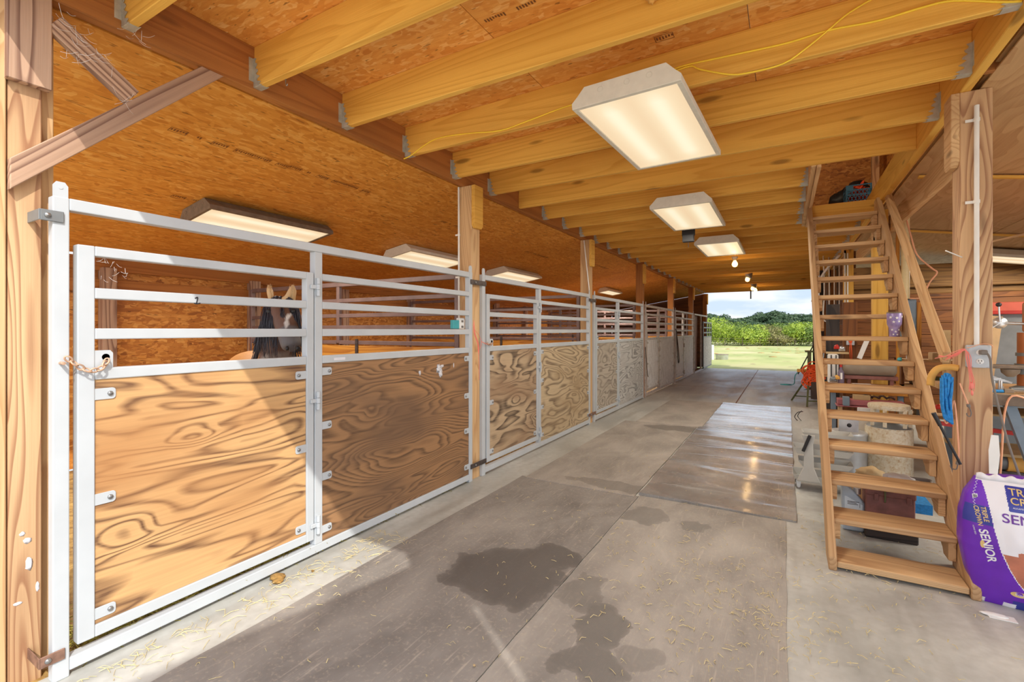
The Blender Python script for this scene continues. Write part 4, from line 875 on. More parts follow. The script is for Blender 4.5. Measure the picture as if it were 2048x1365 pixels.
# ------------------------------------------------------------------ tiered cart
t=thing('tiered_cart','cream metal tiered roll-around cart on casters, left of the stairs','cart',(.3,4.95,0))
yv=4.93
def tray(x0,x1,y0,y1,z,h=.05,fl=.035):
    m=MB(); tk=.003
    B=[(x0+fl,y0+fl*.4,z),(x1-fl,y0+fl*.4,z),(x1-fl,y1-fl*.4,z),(x0+fl,y1-fl*.4,z)]; T=[(x0,y0,z+h),(x1,y0,z+h),(x1,y1,z+h),(x0,y1,z+h)]
    m.add(B+T,[(0,1,2,3),(0,4,5,1),(1,5,6,2),(2,6,7,3),(3,7,4,0)]); B2=[(a,b,c+tk) for a,b,c in B]; T2=[(a+(tk if i in (0,3) else -tk),b+(tk if i<2 else -tk),c) for i,(a,b,c) in enumerate(T)]
    m.add(B2+T2,[(3,2,1,0),(1,5,4,0),(2,6,5,1),(3,7,6,2),(0,4,7,3)]); m.add(T+T2,[(0,4,5,1),(1,5,6,2),(2,6,7,3),(3,7,4,0)])
    return m.build('tray','cart',t)
tray(.06,.55,4.80,5.06,.075,.062); tray(.10,.50,4.83,5.03,.205,.05); tray(.06,.50,4.82,5.04,.315,.055); tray(.13,.50,4.84,5.04,.45,.055)
m=MB(); m.prism([(-.085,.10),(.085,.10),(.040,.22),(.033,.42),(.05,.50),(-.05,.50),(-.03,.42),(-.037,.22)],(.175,4.762,0),(1,0,0),(0,0,1),.014); m.build('side_plate','cart',t,bev=.004)
for x,z in ((.13,.13),(.22,.13),(.175,.28)): m=MB(); m.lathe((x,4.76,z),[(.007,0),(.007,.003),(0,.004)],8,(0,-1,0)); m.build('bolt','bolt',t)
m=MB(); m.cyl((.135,4.735,.36),(.185,4.735,.50),.013,n=12); m.build('handle_grip','black',t)
for x,y in ((.105,4.86),(.105,5.02),(.50,4.86),(.50,5.02)):
    m=MB(); m.cyl((x,y-.009,.026),(x,y+.009,.026),.026,n=18); c=m.build('caster_wheel','grey_cord',t); m=MB(); m.cyl((x,y-.011,.026),(x,y+.011,.026),.014,n=14); m.build('hub','silver',c); m=MB(); m.prism([(-.014,0),(.014,0),(.02,.05),(-.02,.05)],(x,y-.014,.026),(1,0,0),(0,0,1),.003); m.build('fork','silver',c)
# ------------------------------------------------------------------ drums
t=thing('metal_drum','pale galvanised drum behind the lower stair treads, left of the rusty barrel','drum',(.50,5.35,0))
m=MB(); m.lathe((.515,5.35,0),[(.14,0),(.145,.02),(.142,.04),(.142,.43),(.147,.44),(.147,.46),(.13,.465),(0,.47)],28); m.build('body','drum',t)
m=MB(); m.prism([(-.075,0),(.075,0),(.075,.14),(-.075,.14)],(.50,5.22,.475),(1,0,0),(0,0,1),-.006); m.build('square_plate','silver',t,bev=.002)
m=MB(); m.lathe((.505,5.2185,.535),[(.018,0),(.018,.002),(0,.002)],16,(0,-1,0)); m.build('hole','black',t)
m=MB(); m.bb(.60,.77,5.55,5.56,.42,.66); simple('white_board','white board leaning behind the drums under the stairs','board',m,'white',bev=.004)
t=thing('rusty_barrel','rust flecked white barrel seen between the lower stair treads','barrel',(.80,5.35,0))
m=MB(); m.lathe((.81,5.37,0),[(.172,0),(.177,.015),(.172,.03),(.172,.27),(.178,.28),(.178,.29),(.172,.30),(.172,.52),(.17,.53)],32); m.build('body','rustwhite',t)
m=MB(); m.lathe((.81,5.37,.525),[(.172,0),(.16,.01),(.05,.06),(0,.065)],28); m.build('lid','grey_steel',t)
m=MB(); m.lathe((.81,5.37,.69),[(.15,0),(.155,.02),(.15,.04)],28)
for a in (-2.6,-1.9,-.9,-.3,.8,2.2): m.bb(.81+.15*math.cos(a)-.014,.81+.15*math.cos(a)+.014,5.37+.15*math.sin(a)-.006,5.37+.15*math.sin(a)+.006,.54,.70)
m.build('ring_guard','rustwhite',t)
# toolbox
t=thing('steel_toolbox','faded red steel toolbox with latches standing on a charred timber under the stairs','toolbox',(.62,4.0,0))
m=MB(); m.bb(.475,.735,3.96,4.14,.10,.29); m.build('body','brick_red',t,bev=.006)
m=MB(); m.bb(.47,.74,3.95,4.15,.285,.335); m.build('lid','brick_red',t,bev=.010,seg=2)
for x in (.53,.70): m=MB(); m.bb(x-.012,x+.012,3.942,3.952,.26,.305); m.build('latch','brick_red',t,bev=.002)
m=MB(); m.tube([(.575,3.95,.33),(.575,3.935,.32),(.575,3.935,.27),(.575,3.945,.255)],.006,6); m.build('hasp_strap','green',t)
m=MB(); m.box((.61,3.99,.045),(.28,.08,.09),long=0); simple('charred_block','charred black timber block in front under the red toolbox','timber',m,'char',bev=.006)
m=MB(); m.bb(.48,.74,4.04,4.14,0,.098,long=0); simple('support_block','dark block behind the charred timber, under the toolbox','timber',m,'brick_red',bev=.004)
# oil jug
t=thing('oil_jug','silver blue plastic oil jug with label, left of the red toolbox','jug',(.41,4.05,0))
m=MB(); m.prism([(-.062,0),(.062,0),(.066,.02),(.066,.20),(.03,.245),(.015,.262),(-.02,.30),(-.062,.33),(-.066,.30)],(.41,4.10,0.002),(1,0,0),(0,0,1),.085); m.build('body','jug',t,bev=.012,seg=3)
m=MB(); m.cyl((.437,4.055,.255),(.437,4.055,.295),.022,n=18); m.build('cap','silver',t)
m=MB(); m.prism([(-.05,.06),(.052,.06),(.052,.19),(-.04,.24),(-.05,.24)],(.412,4.0135,0),(1,0,0),(0,0,1),.0012); lb_=m.build('label_sheet','jug_lab',t)
m=MB()
for i,(a,b) in enumerate(((.0,.045),(.0,.03),(.0,.038))): m.bb(.40+a-.022,.40+b,4.0112,4.0122,.205-.009*i,.2085-.009*i)
m.bb(.447,.449,4.0112,4.0122,.17,.20); m.build('printed_lines','ink',lb_)
# hoses on the toolbox
m=MB()
for i in range(4): m.tube([(.45+.01*i,4.02,.345+.012*i),(.52,3.97-.008*i,.355+.010*i),(.62,3.94,.345+.009*i),(.72,3.95,.36+.008*i),(.80,4.02,.375),(.84,4.10,.38+.006*i),(.74,4.14,.39)],.0075,8)
simple('hose_coil','brown rubber hoses coiled over the red toolbox','hose',m,'grey_cord')
m=MB(); m.blob((.66,4.06,.395),(.085,.055,.030),3,.35,3,4); simple('feed_lump','white crusted lump lying on the hoses','lump',m,'white')
m=MB(); m.blob((.57,4.5,.30),(.09,.07,.05),3,.3,2.2,7); simple('grey_stone','grey rounded stone-like lump behind the third stair tread','stone',m,'tag')
m=MB(); m.bb(.76,.86,4.15,4.35,.15,.215); simple('blue_packet','dark blue and white packet right of the red toolbox','packet',m,'blue_rope')
m=MB(); m.bb(.45,.60,4.35,4.40,.0,.30); m.bb(.40,.46,4.32,4.40,0,.28); simple('scrap_boards','short scrap boards standing behind the oil jug','boards',m,'post_pale')
m=MB(); m.prism([(-.028,0),(0,-.022),(.03,-.004),(.004,.02)],(.46,3.62,.003),(1,0,0),(0,1,0),.003); simple('rubber_scrap','black rubber scrap on the floor behind the bottom tread','scrap',m,'black')
# sawhorse with orange cord
t=thing('folding_workstand','dark green folding stand with splayed legs left of the stairs, near the far mats','stand',(.35,10.4,0))
m=MB()
for a,b in (((.115,10.89,0),(.42,10.5,.60)),((.35,10.11,0),(.39,10.45,.55)),((.85,10.2,0),(.60,10.5,.6)),((.75,10.9,0),(.6,10.5,.55))): m.bar(a,b,.03,.03,up=(0,1,0))
m.bar((.16,10.82,.10),(.70,10.82,.10),.02,.02); m.bar((.36,10.16,.10),(.80,10.22,.10),.02,.02); m.build('legs','green',t)
m=MB(); m.bb(.30,.72,10.42,10.56,.56,.62); m.build('bar','green',t,bev=.004)
m=MB(); m.bb(.37,.43,10.44,10.54,.62,.98); m.bb(.33,.47,10.42,10.56,.98,1.01); m.build('upright','green',t,bev=.004)
m=MB(); m.bar((.22,10.6,.55),(.52,10.4,1.25),.015,.015); m.build('rod','black',t)
m=MB(); m.bb(.20,.36,10.44,10.47,.60,.66); m.build('clamp','straw_pad',t,bev=.003)
rd=random.Random(5); m=MB()
for i in range(34):
    a=rd.uniform(0,6.28); cx_,cz_=.46+rd.uniform(-.08,.14),.52+rd.uniform(-.16,.22); r_=rd.uniform(.05,.11)
    m.tube([(cx_+r_*math.cos(a+k*1.05)*1.1,10.34+rd.uniform(-.03,.03),cz_+r_*math.sin(a+k*1.05)) for k in range(7)],.010,6,sub=3)
simple('orange_cord_bundle','tangled orange extension cord heaped on the green stand','cord',m,'orange_cord')
m=MB(); m.prism([(.0,0),(.40,.06),(.42,.30),(.06,.02)],(.30,10.36,.28),(1,0,0),(0,0,1),.05); simple('black_tray','black tray under the orange cord on the green stand','tray',m,'black')
m=MB(); m.bb(.42,.70,10.3,10.5,.12,.44); simple('brown_crate','brown wooden box between the legs of the green stand','box',m,'leather',bev=.006)
m=MB(); m.lathe((.02,10.9,.30),[(.0,0),(.10,0),(.11,.012),(0,.018)],20); m.tube([(.12,10.9,.31),(.16,10.7,.36),(.17,10.55,.52),(.24,10.5,.62)],.008,6); simple('wire_disc','small green disc hung on a wire from the green stand','disc',m,'teal')
m=MB(); m.tube([(.17,8.5,.0),(.13,8.45,.06),(.17,8.4,.14),(.24,8.4,.16)],.006,6); m.tube([(.22,8.5,.0),(.17,8.45,.08),(.22,8.4,.17)],.005,6); simple('black_wire_loop','black wire loop standing on the shiny concrete left of the stairs','wire',m,'black')
# ------------------------------------------------------------------ bench group seen through the treads
t=thing('work_counter','orange pine counter plank with legs seen between the middle stair treads','workbench',(.75,6.3,0))
m=MB(); m.bb(.40,1.09,6.2,6.24,.715,.80,long=0); m.build('front_board','orange_plank',t,bev=.003)
m=MB(); m.bb(.40,1.09,6.24,6.56,.775,.80,long=0); m.build('top_board','orange_plank',t,bev=.003)
for x in (.44,1.02): m=MB(); m.bb(x,x+.045,6.25,6.30,0,.775,long=2); m.build('leg','blue_steel',t)
t=thing('red_tool_tray','faded pink-red long steel tool tray on the floor stand under the counter','tool tray',(.75,6.0,0))
m=MB(); m.bb(.48,1.03,5.98,6.14,.62,.675); m.build('tray','mauve',t,bev=.004); m=MB(); m.bb(.47,1.04,5.97,6.15,.60,.615); m.build('base_rail','mauve',t,bev=.003)
for x in (.49,.99): m=MB(); m.bb(x,x+.03,6.0,6.12,0,.60,long=2); m.build('leg','post_pale',t)
t=thing('dusty_tank','dusty brown horizontal tank lying on the counter behind the stairs','tank',(.80,6.4,.9))
m=MB(); m.lathe((.555,6.42,.985),[(0,0),(.06,.005),(.088,.03),(.09,.06),(.09,.42),(.088,.45),(.06,.475),(0,.48)],26,(1,0,0)); m.build('shell','brown_tank',t)
m=MB(); m.bb(.57,1.04,6.35,6.49,.86,.90); m.build('cradle','brick_red',t,bev=.004); m=MB(); m.bb(.60,.63,6.36,6.48,.80,.86); m.bb(.97,1.0,6.36,6.48,.80,.86); m.build('foot','brick_red',t)
t=thing('purple_bottle','small violet-grey bottle standing in front of the dusty tank','bottle',(.53,6.3,.80))
g=M['bottle_violet']=plain('bottle_violet',(112,100,120),.4)
m=MB(); m.lathe((.535,6.3,.801),[(.028,0),(.030,.02),(.030,.13),(.012,.17),(.011,.19)],18); m.build('body','bottle_violet',t)
m=MB(); m.cyl((.535,6.3,.99),(.535,6.3,1.02),.013,n=12); m.build('cap','red',t); m=MB(); m.bb(.527,.545,6.268,6.27,.86,.93); m.build('label_sheet','white',t)
m=MB(); m.box((.72,6.27,.812),(.16,.10,.014),Matrix.Rotation(.2,3,'Z')); m.box((.83,6.28,.808),(.08,.09,.01),Matrix.Rotation(-.3,3,'Z')); simple('white_papers','white papers lying on the counter below the tank','paper',m,'white')
m=MB(); m.bar((.72,6.5,1.08),(.80,6.54,1.30),.045,.012,up=(0,1,0)); simple('pale_tube','pale cardboard tube leaning against the wall post above the tank','tube',m,'white_pvc')
t=thing('shop_outlet','white outlet box with orange cords, left of the tank','outlet',(.65,6.63,1.27))
m=MB(); m.bb(.612,.69,6.60,6.63,1.225,1.305); m.build('box','rail',t,bev=.006); m=MB(); m.lathe((.65,6.598,1.268),[(.018,0),(.018,.003),(0,.004)],14,(0,-1,0)); m.build('receptacle','orange_cord',t)
m=MB(); m.tube([(.645,6.59,1.26),(.642,6.58,1.15),(.648,6.575,1.02),(.64,6.57,.9)],.004,6); m.tube([(.655,6.59,1.26),(.66,6.58,1.12),(.657,6.575,1.0)],.004,6); m.build('orange_cord','orange_cord',t)
m=MB(); m.bb(.58,.72,6.63,6.67,0,1.72,long=2); simple('outlet_board','brown board carrying the shop outlet, behind the treads','board',m,'dark')
m=MB(); m.bb(.42,.55,6.63,6.66,0,1.70); simple('wall_sheet','dark panel behind the left ends of the middle treads','panel',m,'char')
t=thing('white_jerrycan','white canister with black straps on the counter behind the tread','canister',(.48,6.4,.8))
m=MB(); m.bb(.42,.52,6.36,6.48,.80,1.13); m.build('body','white_pvc',t,bev=.02,seg=3); m=MB(); m.bb(.445,.455,6.352,6.358,.82,1.12); m.bb(.49,.50,6.352,6.358,.82,1.12); m.build('strap','black',t)
rd=random.Random(9)
for i,(x,z,s,mm,n_,lb) in enumerate(((.56,1.19,.03,'silver','wire_bundle','shiny wire bundle on a hook above the canister'),(.51,1.21,.025,'red','red_tin','red and white tin above the canister'),(.46,.86,.03,'grey_steel','grinder','grey bench grinder part at the left end of the counter'),(.50,.88,.022,'straw_pad','brass_fitting','brass fitting beside the violet bottle'))):
    m=MB(); m.blob((x,6.5 if z>1.1 else 6.27,z),(s,s*.8,s),2,.5,4,i); m.cyl((x-s,6.5 if z>1.1 else 6.27,z-s*.6),(x+s,6.5 if z>1.1 else 6.27,z-s*.6),s*.5,n=10); simple(n_,lb,'tool',m,mm)
m=MB(); m.bb(.41,.62,6.44,6.54,1.13,1.15); simple('small_shelf','narrow shelf above the canister holding the tin','shelf',m,'tag')
m=MB()
for i in range(5): m.tube([(.60+.08*i,6.15+.01*i,.69),(.66+.07*i,6.1,.71+.01*(i%2)),(.73+.06*i,6.12,.69)],.010,6)
simple('tool_clutter','brown and black hand tools heaped in the red tray','tools',m,'leather')
m=MB(); m.bb(.62,.76,6.02,6.12,.676,.72); simple('cardboard_piece','tan cardboard piece standing in the red tray','cardboard',m,'tag')
m=MB(); m.bb(.52,.575,5.9,5.99,.62,.71); simple('blue_grey_block','blue-grey block at the left end of the red tray','block',m,'blue_steel',bev=.003)
m=MB(); m.lathe((.755,4.6,1.175),[(.0,0),(.012,.002),(.014,.02),(.008,.03),(0,.032)],12,(0,-1,0)); m.cyl((.762,4.6,1.15),(.762,4.6,1.19),.012,n=10); simple('teal_valve','teal plastic nozzle clipped inside the right stringer','nozzle',m,'teal')
m=MB(); m.tube([(.30,6.60,1.30),(.33,6.6,1.33),(.34,6.6,1.20),(.335,6.6,1.1)],.006,6); m.tube([(.38,6.6,1.32),(.40,6.6,1.22),(.39,6.6,1.05)],.006,6); simple('hanging_chain','two silver chains hanging behind the left stringer','chain',m,'silver')
# hanging white cords between far right posts
m=MB()
for i in range(5): m.tube([(.50+.10*i,9.9+.25*i,2.74),(.52+.09*i,9.85+.2*i,2.2-.1*i),(.50+.09*i,9.8+.2*i,1.7-.06*i),(.55+.08*i,9.8+.2*i,1.55)],.012,6)
m.tube([(.42,9.9,1.9),(.50,9.9,2.2),(.62,9.9,2.45),(.82,9.85,2.7)],.02,6); simple('hanging_webbing','white cords and webbed straps hanging behind the upper treads','cords',m,'white_pvc')
for x in (.60,.73): 
    m=MB(); m.bb(x-.05,x+.03,12.6,12.7,0.0,2.74,long=2); simple('dark_upright','dark upright board behind the left ends of the upper treads','board',m,'char',group='dark uprights behind the stairs')
# ------------------------------------------------------------------ crate in the loft
t=thing('milk_crate','blue lattice milk crate with orange netting at the head of the stairs','crate',(.83,7.46,3.02))
cxx,cyy,czz,cw,cd,ch=.83,7.46,3.022,.30,.28,.21
def cratewall(o,ux,w,h):
    m=MB(); o=Vector(o);ux=Vector(ux)
    for a,b in (((0,0),(w,0)),((0,h),(w,h)),((0,0),(0,h)),((w,0),(w,h)),((0,h*.72),(w,h*.72)),((0,h*.42),(w,h*.42))):
        m.bar(o+ux*a[0]+Vector((0,0,a[1])),o+ux*b[0]+Vector((0,0,b[1])),.012,.014,up=(ux.y,ux.x,0) )
    n_=8
    for i in range(n_):
        x0=w*i/n_; x1=w*(i+1)/n_
        m.bar(o+ux*x0+Vector((0,0,.0)),o+ux*x1+Vector((0,0,h*.42)),.008,.008,up=(ux.y,ux.x,0)); m.bar(o+ux*x1+Vector((0,0,0)),o+ux*x0+Vector((0,0,h*.42)),.008,.008,up=(ux.y,ux.x,0))
        m.bar(o+ux*x0+Vector((0,0,h*.42)),o+ux*x1+Vector((0,0,h*.72)),.008,.008,up=(ux.y,ux.x,0)); m.bar(o+ux*x1+Vector((0,0,h*.42)),o+ux*x0+Vector((0,0,h*.72)),.008,.008,up=(ux.y,ux.x,0))
    m.bb(min(o.x,o.x+ux.x*w*.2),o.x+ux.x*w*.2+.01,o.y-.005,o.y+.005,czz+h*.72,czz+h) if abs(ux.x)>.5 else None
    m.bb(o.x+w*.8,o.x+w,o.y-.005,o.y+.005,czz+h*.72,czz+h) if abs(ux.x)>.5 else None
    return m.build('lattice_side','crate',t)
x0,y0=cxx-cw/2,cyy-cd/2
for o_,u_ in (((x0,y0,czz),(1,0,0)),((x0,y0+cd,czz),(1,0,0)),((x0,y0,czz),(0,1,0)),((x0+cw,y0,czz),(0,1,0))): cratewall(o_,u_,cw,ch)
m=MB(); m.bb(x0,x0+cw,y0,y0+cd,czz,czz+.008); m.build('base','crate',t)
rd=random.Random(2); m=MB()
for i in range(16): 
    c=Vector((cxx+rd.uniform(-.05,.05),cyy+rd.uniform(-.05,.05),czz+.09+rd.uniform(0,.12))); m.tube([c+Vector([rd.uniform(-.08,.08) for _ in range(3)]) for _ in range(4)],.012,6)
simple('orange_netting','orange netting and cord stuffed in the blue crate','netting',m,'orange_net')
m=MB(); m.blob((.66,7.80,3.15),(.14,.1,.14),3,.4,2,1); m.blob((.84,7.78,3.27),(.16,.08,.12),3,.4,2,3); simple('black_bag','black bag slumped behind the blue crate in the loft','bag',m,'black')
m=MB(); m.bb(.94,1.01,7.3,7.4,3.02,4.2,long=2); simple('loft_stud','brown stud at the right of the loft opening','stud',m,'post')
# ------------------------------------------------------------------ workshop on the right
t=thing('steel_workbench','cluttered timber-topped workbench with blue-grey steel legs, right of the big post','workbench',(2.0,5.2,0))
m=MB(); m.bb(1.18,3.4,4.75,5.75,.875,.93,long=0); m.build('top','post_pale',t,bev=.005)
m=MB(); m.bb(1.18,3.4,4.70,4.75,.855,.935,long=0); m.build('front_rail','fixture_dark',t,bev=.003)
m=MB(); m.bar((1.42,4.80,.85),(1.66,4.80,.0),.06,.05,up=(0,1,0)); m.build('leg','blue_steel',t); m=MB(); m.bb(1.55,1.61,4.76,4.82,.0,.85); m.build('leg','blue_steel',t)
m=MB(); m.bb(3.2,3.26,4.8,4.86,0,.87); m.build('leg','blue_steel',t); m=MB(); m.bb(1.25,1.31,5.6,5.66,0,.87); m.build('leg','blue_steel',t); m=MB(); m.bb(3.2,3.26,5.6,5.66,0,.87); m.build('leg','blue_steel',t)
t=thing('drill_press','brown enamel drill press with three-spoke handle standing on the workbench','drill press',(1.62,5.2,.93))
m=MB(); m.lathe((1.60,5.1,.932),[(.09,0),(.09,.02),(.05,.04)],24); m.build('base','grey_steel',t)
m=MB(); m.cyl((1.60,5.1,.95),(1.60,5.1,1.38),.048,n=24); m.build('column','copper',t); m=MB(); m.cyl((1.60,5.1,1.20),(1.60,5.1,1.225),.056,n=24); m.cyl((1.60,5.1,1.06),(1.60,5.1,1.14),.062,n=24); m.build('collar','grey_steel',t)
m=MB(); m.bb(1.585,1.605,5.049,5.053,.97,1.32); m.build('scale_strip','silver',t)
m=MB(); m.bb(1.30,1.58,4.98,5.14,1.105,1.13); m.build('table','fixture_dark',t,bev=.004); m=MB(); m.lathe((1.50,5.05,1.04),[(.02,0),(.05,.03),(.055,.06)],18); m.build('table_boss','brown_tank',t)
m=MB(); m.bb(1.62,2.0,5.0,5.25,1.38,1.62); m.build('head','copper',t,bev=.02,seg=3)
m=MB(); m.lathe((1.425,5.0,1.455),[(.044,0),(.044,.012),(0,.016)],24,(0,-1,0)); m.cyl((1.425,5.0,1.455),(1.425,5.1,1.455),.03,n=16); m.cyl((1.425,5.06,1.455),(1.65,5.1,1.445),.012,n=10)
m.build('hub','silver',t)
for a,L_ in ((1.62,.14),(-2.45,.13),(-.06,.17)):
    m=MB(); e=(1.425+L_*math.cos(a),4.99,1.455+L_*math.sin(a)); m.cyl((1.425,4.99,1.455),e,.006,n=8); q=m.build('spoke','silver',t); m=MB(); m.blob(e,.018,2,0); m.build('knob','black',q)
t=thing('tool_cabinet','wide tool cabinet with pale red top rail and grey front behind the drill press','cabinet',(2.4,6.2,0))
m=MB(); m.bb(1.62,3.6,6.0,6.4,.0,1.56); m.build('body','grey_steel',t,bev=.006); m=MB(); m.bb(1.60,3.62,5.95,6.42,1.56,1.655); m.build('top_rail','pinkred',t,bev=.004); m=MB(); m.bb(1.60,3.62,5.94,6.42,1.545,1.575); m.build('red_lip','red',t,bev=.003)
for x in (1.73,1.86): m=MB(); m.lathe((x,5.95 if x>1.8 else 6.0,1.605 if x>1.8 else 1.50),[(.012,0),(.010,.008),(0,.010)],12,(0,-1,0)); m.build('bolt','bolt',t)
m=MB(); m.bb(1.15,3.7,6.1,6.2,1.66,1.69,long=0) if False else None
for i,(x0_,x1_,z0_,z1_,mm,lb) in enumerate(((1.50,1.43,1.52,1.12,'tan','pale slanting board leaning behind the drill press handle'),(1.60,1.52,1.52,1.12,'tan','second pale slanting board beside the drill press column'))):
    m=MB(); m.bar((x0_,5.66,z0_),(x1_,5.60,z1_-.17),.07,.012,up=(0,1,0)); simple('leaning_board',lb,'board',m,mm)
m=MB(); m.bb(1.21,1.26,5.5,5.53,.935,1.40,long=2); simple('slotted_bar','slotted steel bar standing behind the big post','bar',m,'tag')
# small tools on the bench top
def onbench(name,label,cat,fn,mat,bev=.002):
    m=MB(); fn(m); return simple(name,label,cat,m,mat,bev=bev)
onbench('blue_chisel','blue handled chisel lying on the workbench edge','tool',lambda m:(m.cyl((1.22,4.82,.945),(1.40,4.84,.945),.012,n=10)),'blue_rope')
onbench('grey_drill','dark grey cordless drill on the right of the workbench','tool',lambda m:(m.cyl((1.45,4.88,.955),(1.75,4.92,.965),.018,.03,n=12),m.bb(1.66,1.72,4.86,4.92,.932,.99)),'grey_steel')
onbench('ochre_block','ochre sponge block on the workbench behind the outlet box','block',lambda m:m.bb(1.22,1.34,5.2,5.3,.932,.985),'straw_pad')
for i,(x,y,mm,lb) in enumerate(((1.30,5.0,'silver','bright clamp on the bench left of the drill press'),(1.42,4.95,'silver','bright spanner set in front of the drill press'),(1.37,5.35,'grey_steel','grey vice parts behind the clamp'),(1.50,4.84,'brown_tank','dusty mallet head near the bench edge'),(1.30,4.9,'rust','rusty file near the bench edge'))):
    m=MB(); a=.4+i*.9; d=Vector((math.cos(a),math.sin(a),0)); c=Vector((x,y,.95)); m.cyl(c-d*.08,c+d*.08,.009,n=8); m.box(c+d*.07,(.05,.03,.03),Matrix.Rotation(a,3,'Z')); m.cyl(c-d*.05+Vector((0,0,.0)),c-d*.05+Vector((0,0,.07)),.008,n=8)
    simple('hand_tool',lb,'tool',m,mm,bev=.002)
m=MB()
for i in range(4): m.bar((1.19+.05*i,5.0,1.0+.02*i),(1.42+.02*i,4.95,1.03-.01*i),.012,.012)
for i in range(6): m.bb(1.23+.035*i,1.245+.035*i,4.94,4.96,.934,1.0+.01*(i%3))
simple('wire_rack','silver wire rack with brackets on the bench left of the drill press','rack',m,'silver')
t=thing('hand_truck','red tubular hand truck under the workbench','hand truck',(1.4,5.0,0))
m=MB(); m.tube([(1.24,5.05,.10),(1.30,5.05,.40),(1.31,5.05,.68),(1.27,5.05,.76),(1.18,5.05,.79),(1.06,5.05,.77)],.020,12); m.build('tube_frame','red',t); m=MB(); m.bar((1.16,5.05,.16),(1.75,5.05,.14),.04,.03); m.build('cross_tube','red',t); m=MB(); m.bar((1.1,5.06,.64),(1.60,5.06,.60),.04,.03); m.build('cross_tube','red',t); m=MB(); m.bb(1.2,1.42,5.1,5.2,.48,.60); m.build('plate','red',t)
t=thing('electric_motor','grey cylindrical electric motor lying under the workbench','motor',(1.45,5.05,.2))
m=MB(); m.cyl((1.33,5.15,.36),(1.50,5.15,.36),.062,n=24); m.build('body','grey_steel',t); m=MB(); m.cyl((1.30,5.15,.36),(1.335,5.15,.36),.068,n=24); m.build('end_bell','straw_pad',t); m=MB(); m.cyl((1.50,5.15,.36),(1.62,5.15,.36),.074,n=12); m.build('end_bell','straw_pad',t); m=MB(); m.bb(1.3,1.6,5.1,5.2,.16,.296); m.build('foot','rust_dark',t)
m=MB(); m.bb(1.2,2.2,5.0,5.5,.735,.75,long=0); m.bb(1.2,2.2,5.0,5.5,.43,.45,long=0); simple('bench_shelf','tan shelf boards under the workbench','shelf',m,'tag')
m=MB(); m.lathe((1.30,4.92,.83),[(.03,0),(.03,.05)],16,(0,-1,0)); simple('tin_can','shiny tin can under the front of the workbench','can',m,'silver')
m=MB(); m.tube([(1.50,4.69,.90),(1.40,4.68,.93),(1.36,4.68,.80),(1.345,4.68,.5),(1.335,4.69,.30),(1.30,4.7,.1)],.007,6); simple('tan_wire','tan wire drooping from the bench front','wire',m,'peach')
m=MB(); m.prism([(-.02,0),(.012,0),(.02,.10),(.015,.20),(-.012,.20),(-.022,.12)],(.93,3.33,.66),(1,0,0),(0,0,1),.004); simple('paper_strip','torn white paper strip standing above the feed bag','paper',m,'white')
# shelf stack between the handrail and the post
t=thing('storage_rack','open rack of shelves with bits of hardware, seen right of the stairs','shelf',(1.5,7.6,0))
for z in (.35,.72,1.02): m=MB(); m.bb(1.22,2.3,7.3,7.7,z,z+.02,long=0); m.build('shelf_board','post_pale',t)
for x in (1.22,2.27): m=MB(); m.bb(x,x+.03,7.3,7.7,0,1.04,long=2); m.build('side_board','dark',t)
for i,(x,z,sx,sz,mm,lb) in enumerate(((1.35,1.04,.10,.06,'paint_white','white boxed hardware on the top rack shelf'),(1.55,1.04,.08,.09,'tan','tan box on the top rack shelf'),(1.38,.74,.10,.08,'black','black tool case on the middle rack shelf'),(1.58,.74,.08,.10,'green','dark green box on the middle rack shelf'),(1.42,.37,.10,.10,'grey_steel','grey case on the low rack shelf'))):
    m=MB(); m.bb(x-sx/2,x+sx/2,7.32,7.5,z+.001,z+sz); simple('stored_box',lb,'box',m,mm,bev=.006)
m=MB(); m.tube([(1.13,6.56,2.66),(1.17,6.5,2.4),(1.22,6.5,2.2),(1.34,6.5,2.05),(1.38,6.5,2.0),(1.32,6.5,1.9),(1.26,6.5,1.75),(1.17,6.55,1.74)],.008,6); simple('loose_cable','loose tan cable hanging in a bend beside the cream pipe','cable',m,'peach')
m=MB(); m.cyl((.78,3.50,1.845),(.872,3.60,1.815),.0035,n=6); simple('peg','thin white peg sticking out left of the big post','peg',m,'white_pvc')
m=MB(); m.bar((1.9,7.0,2.35),(2.9,7.0,2.56),.035,.02); simple('lamp_prop','pale thin board bracing the workshop ceiling light','board',m,'post_pale')
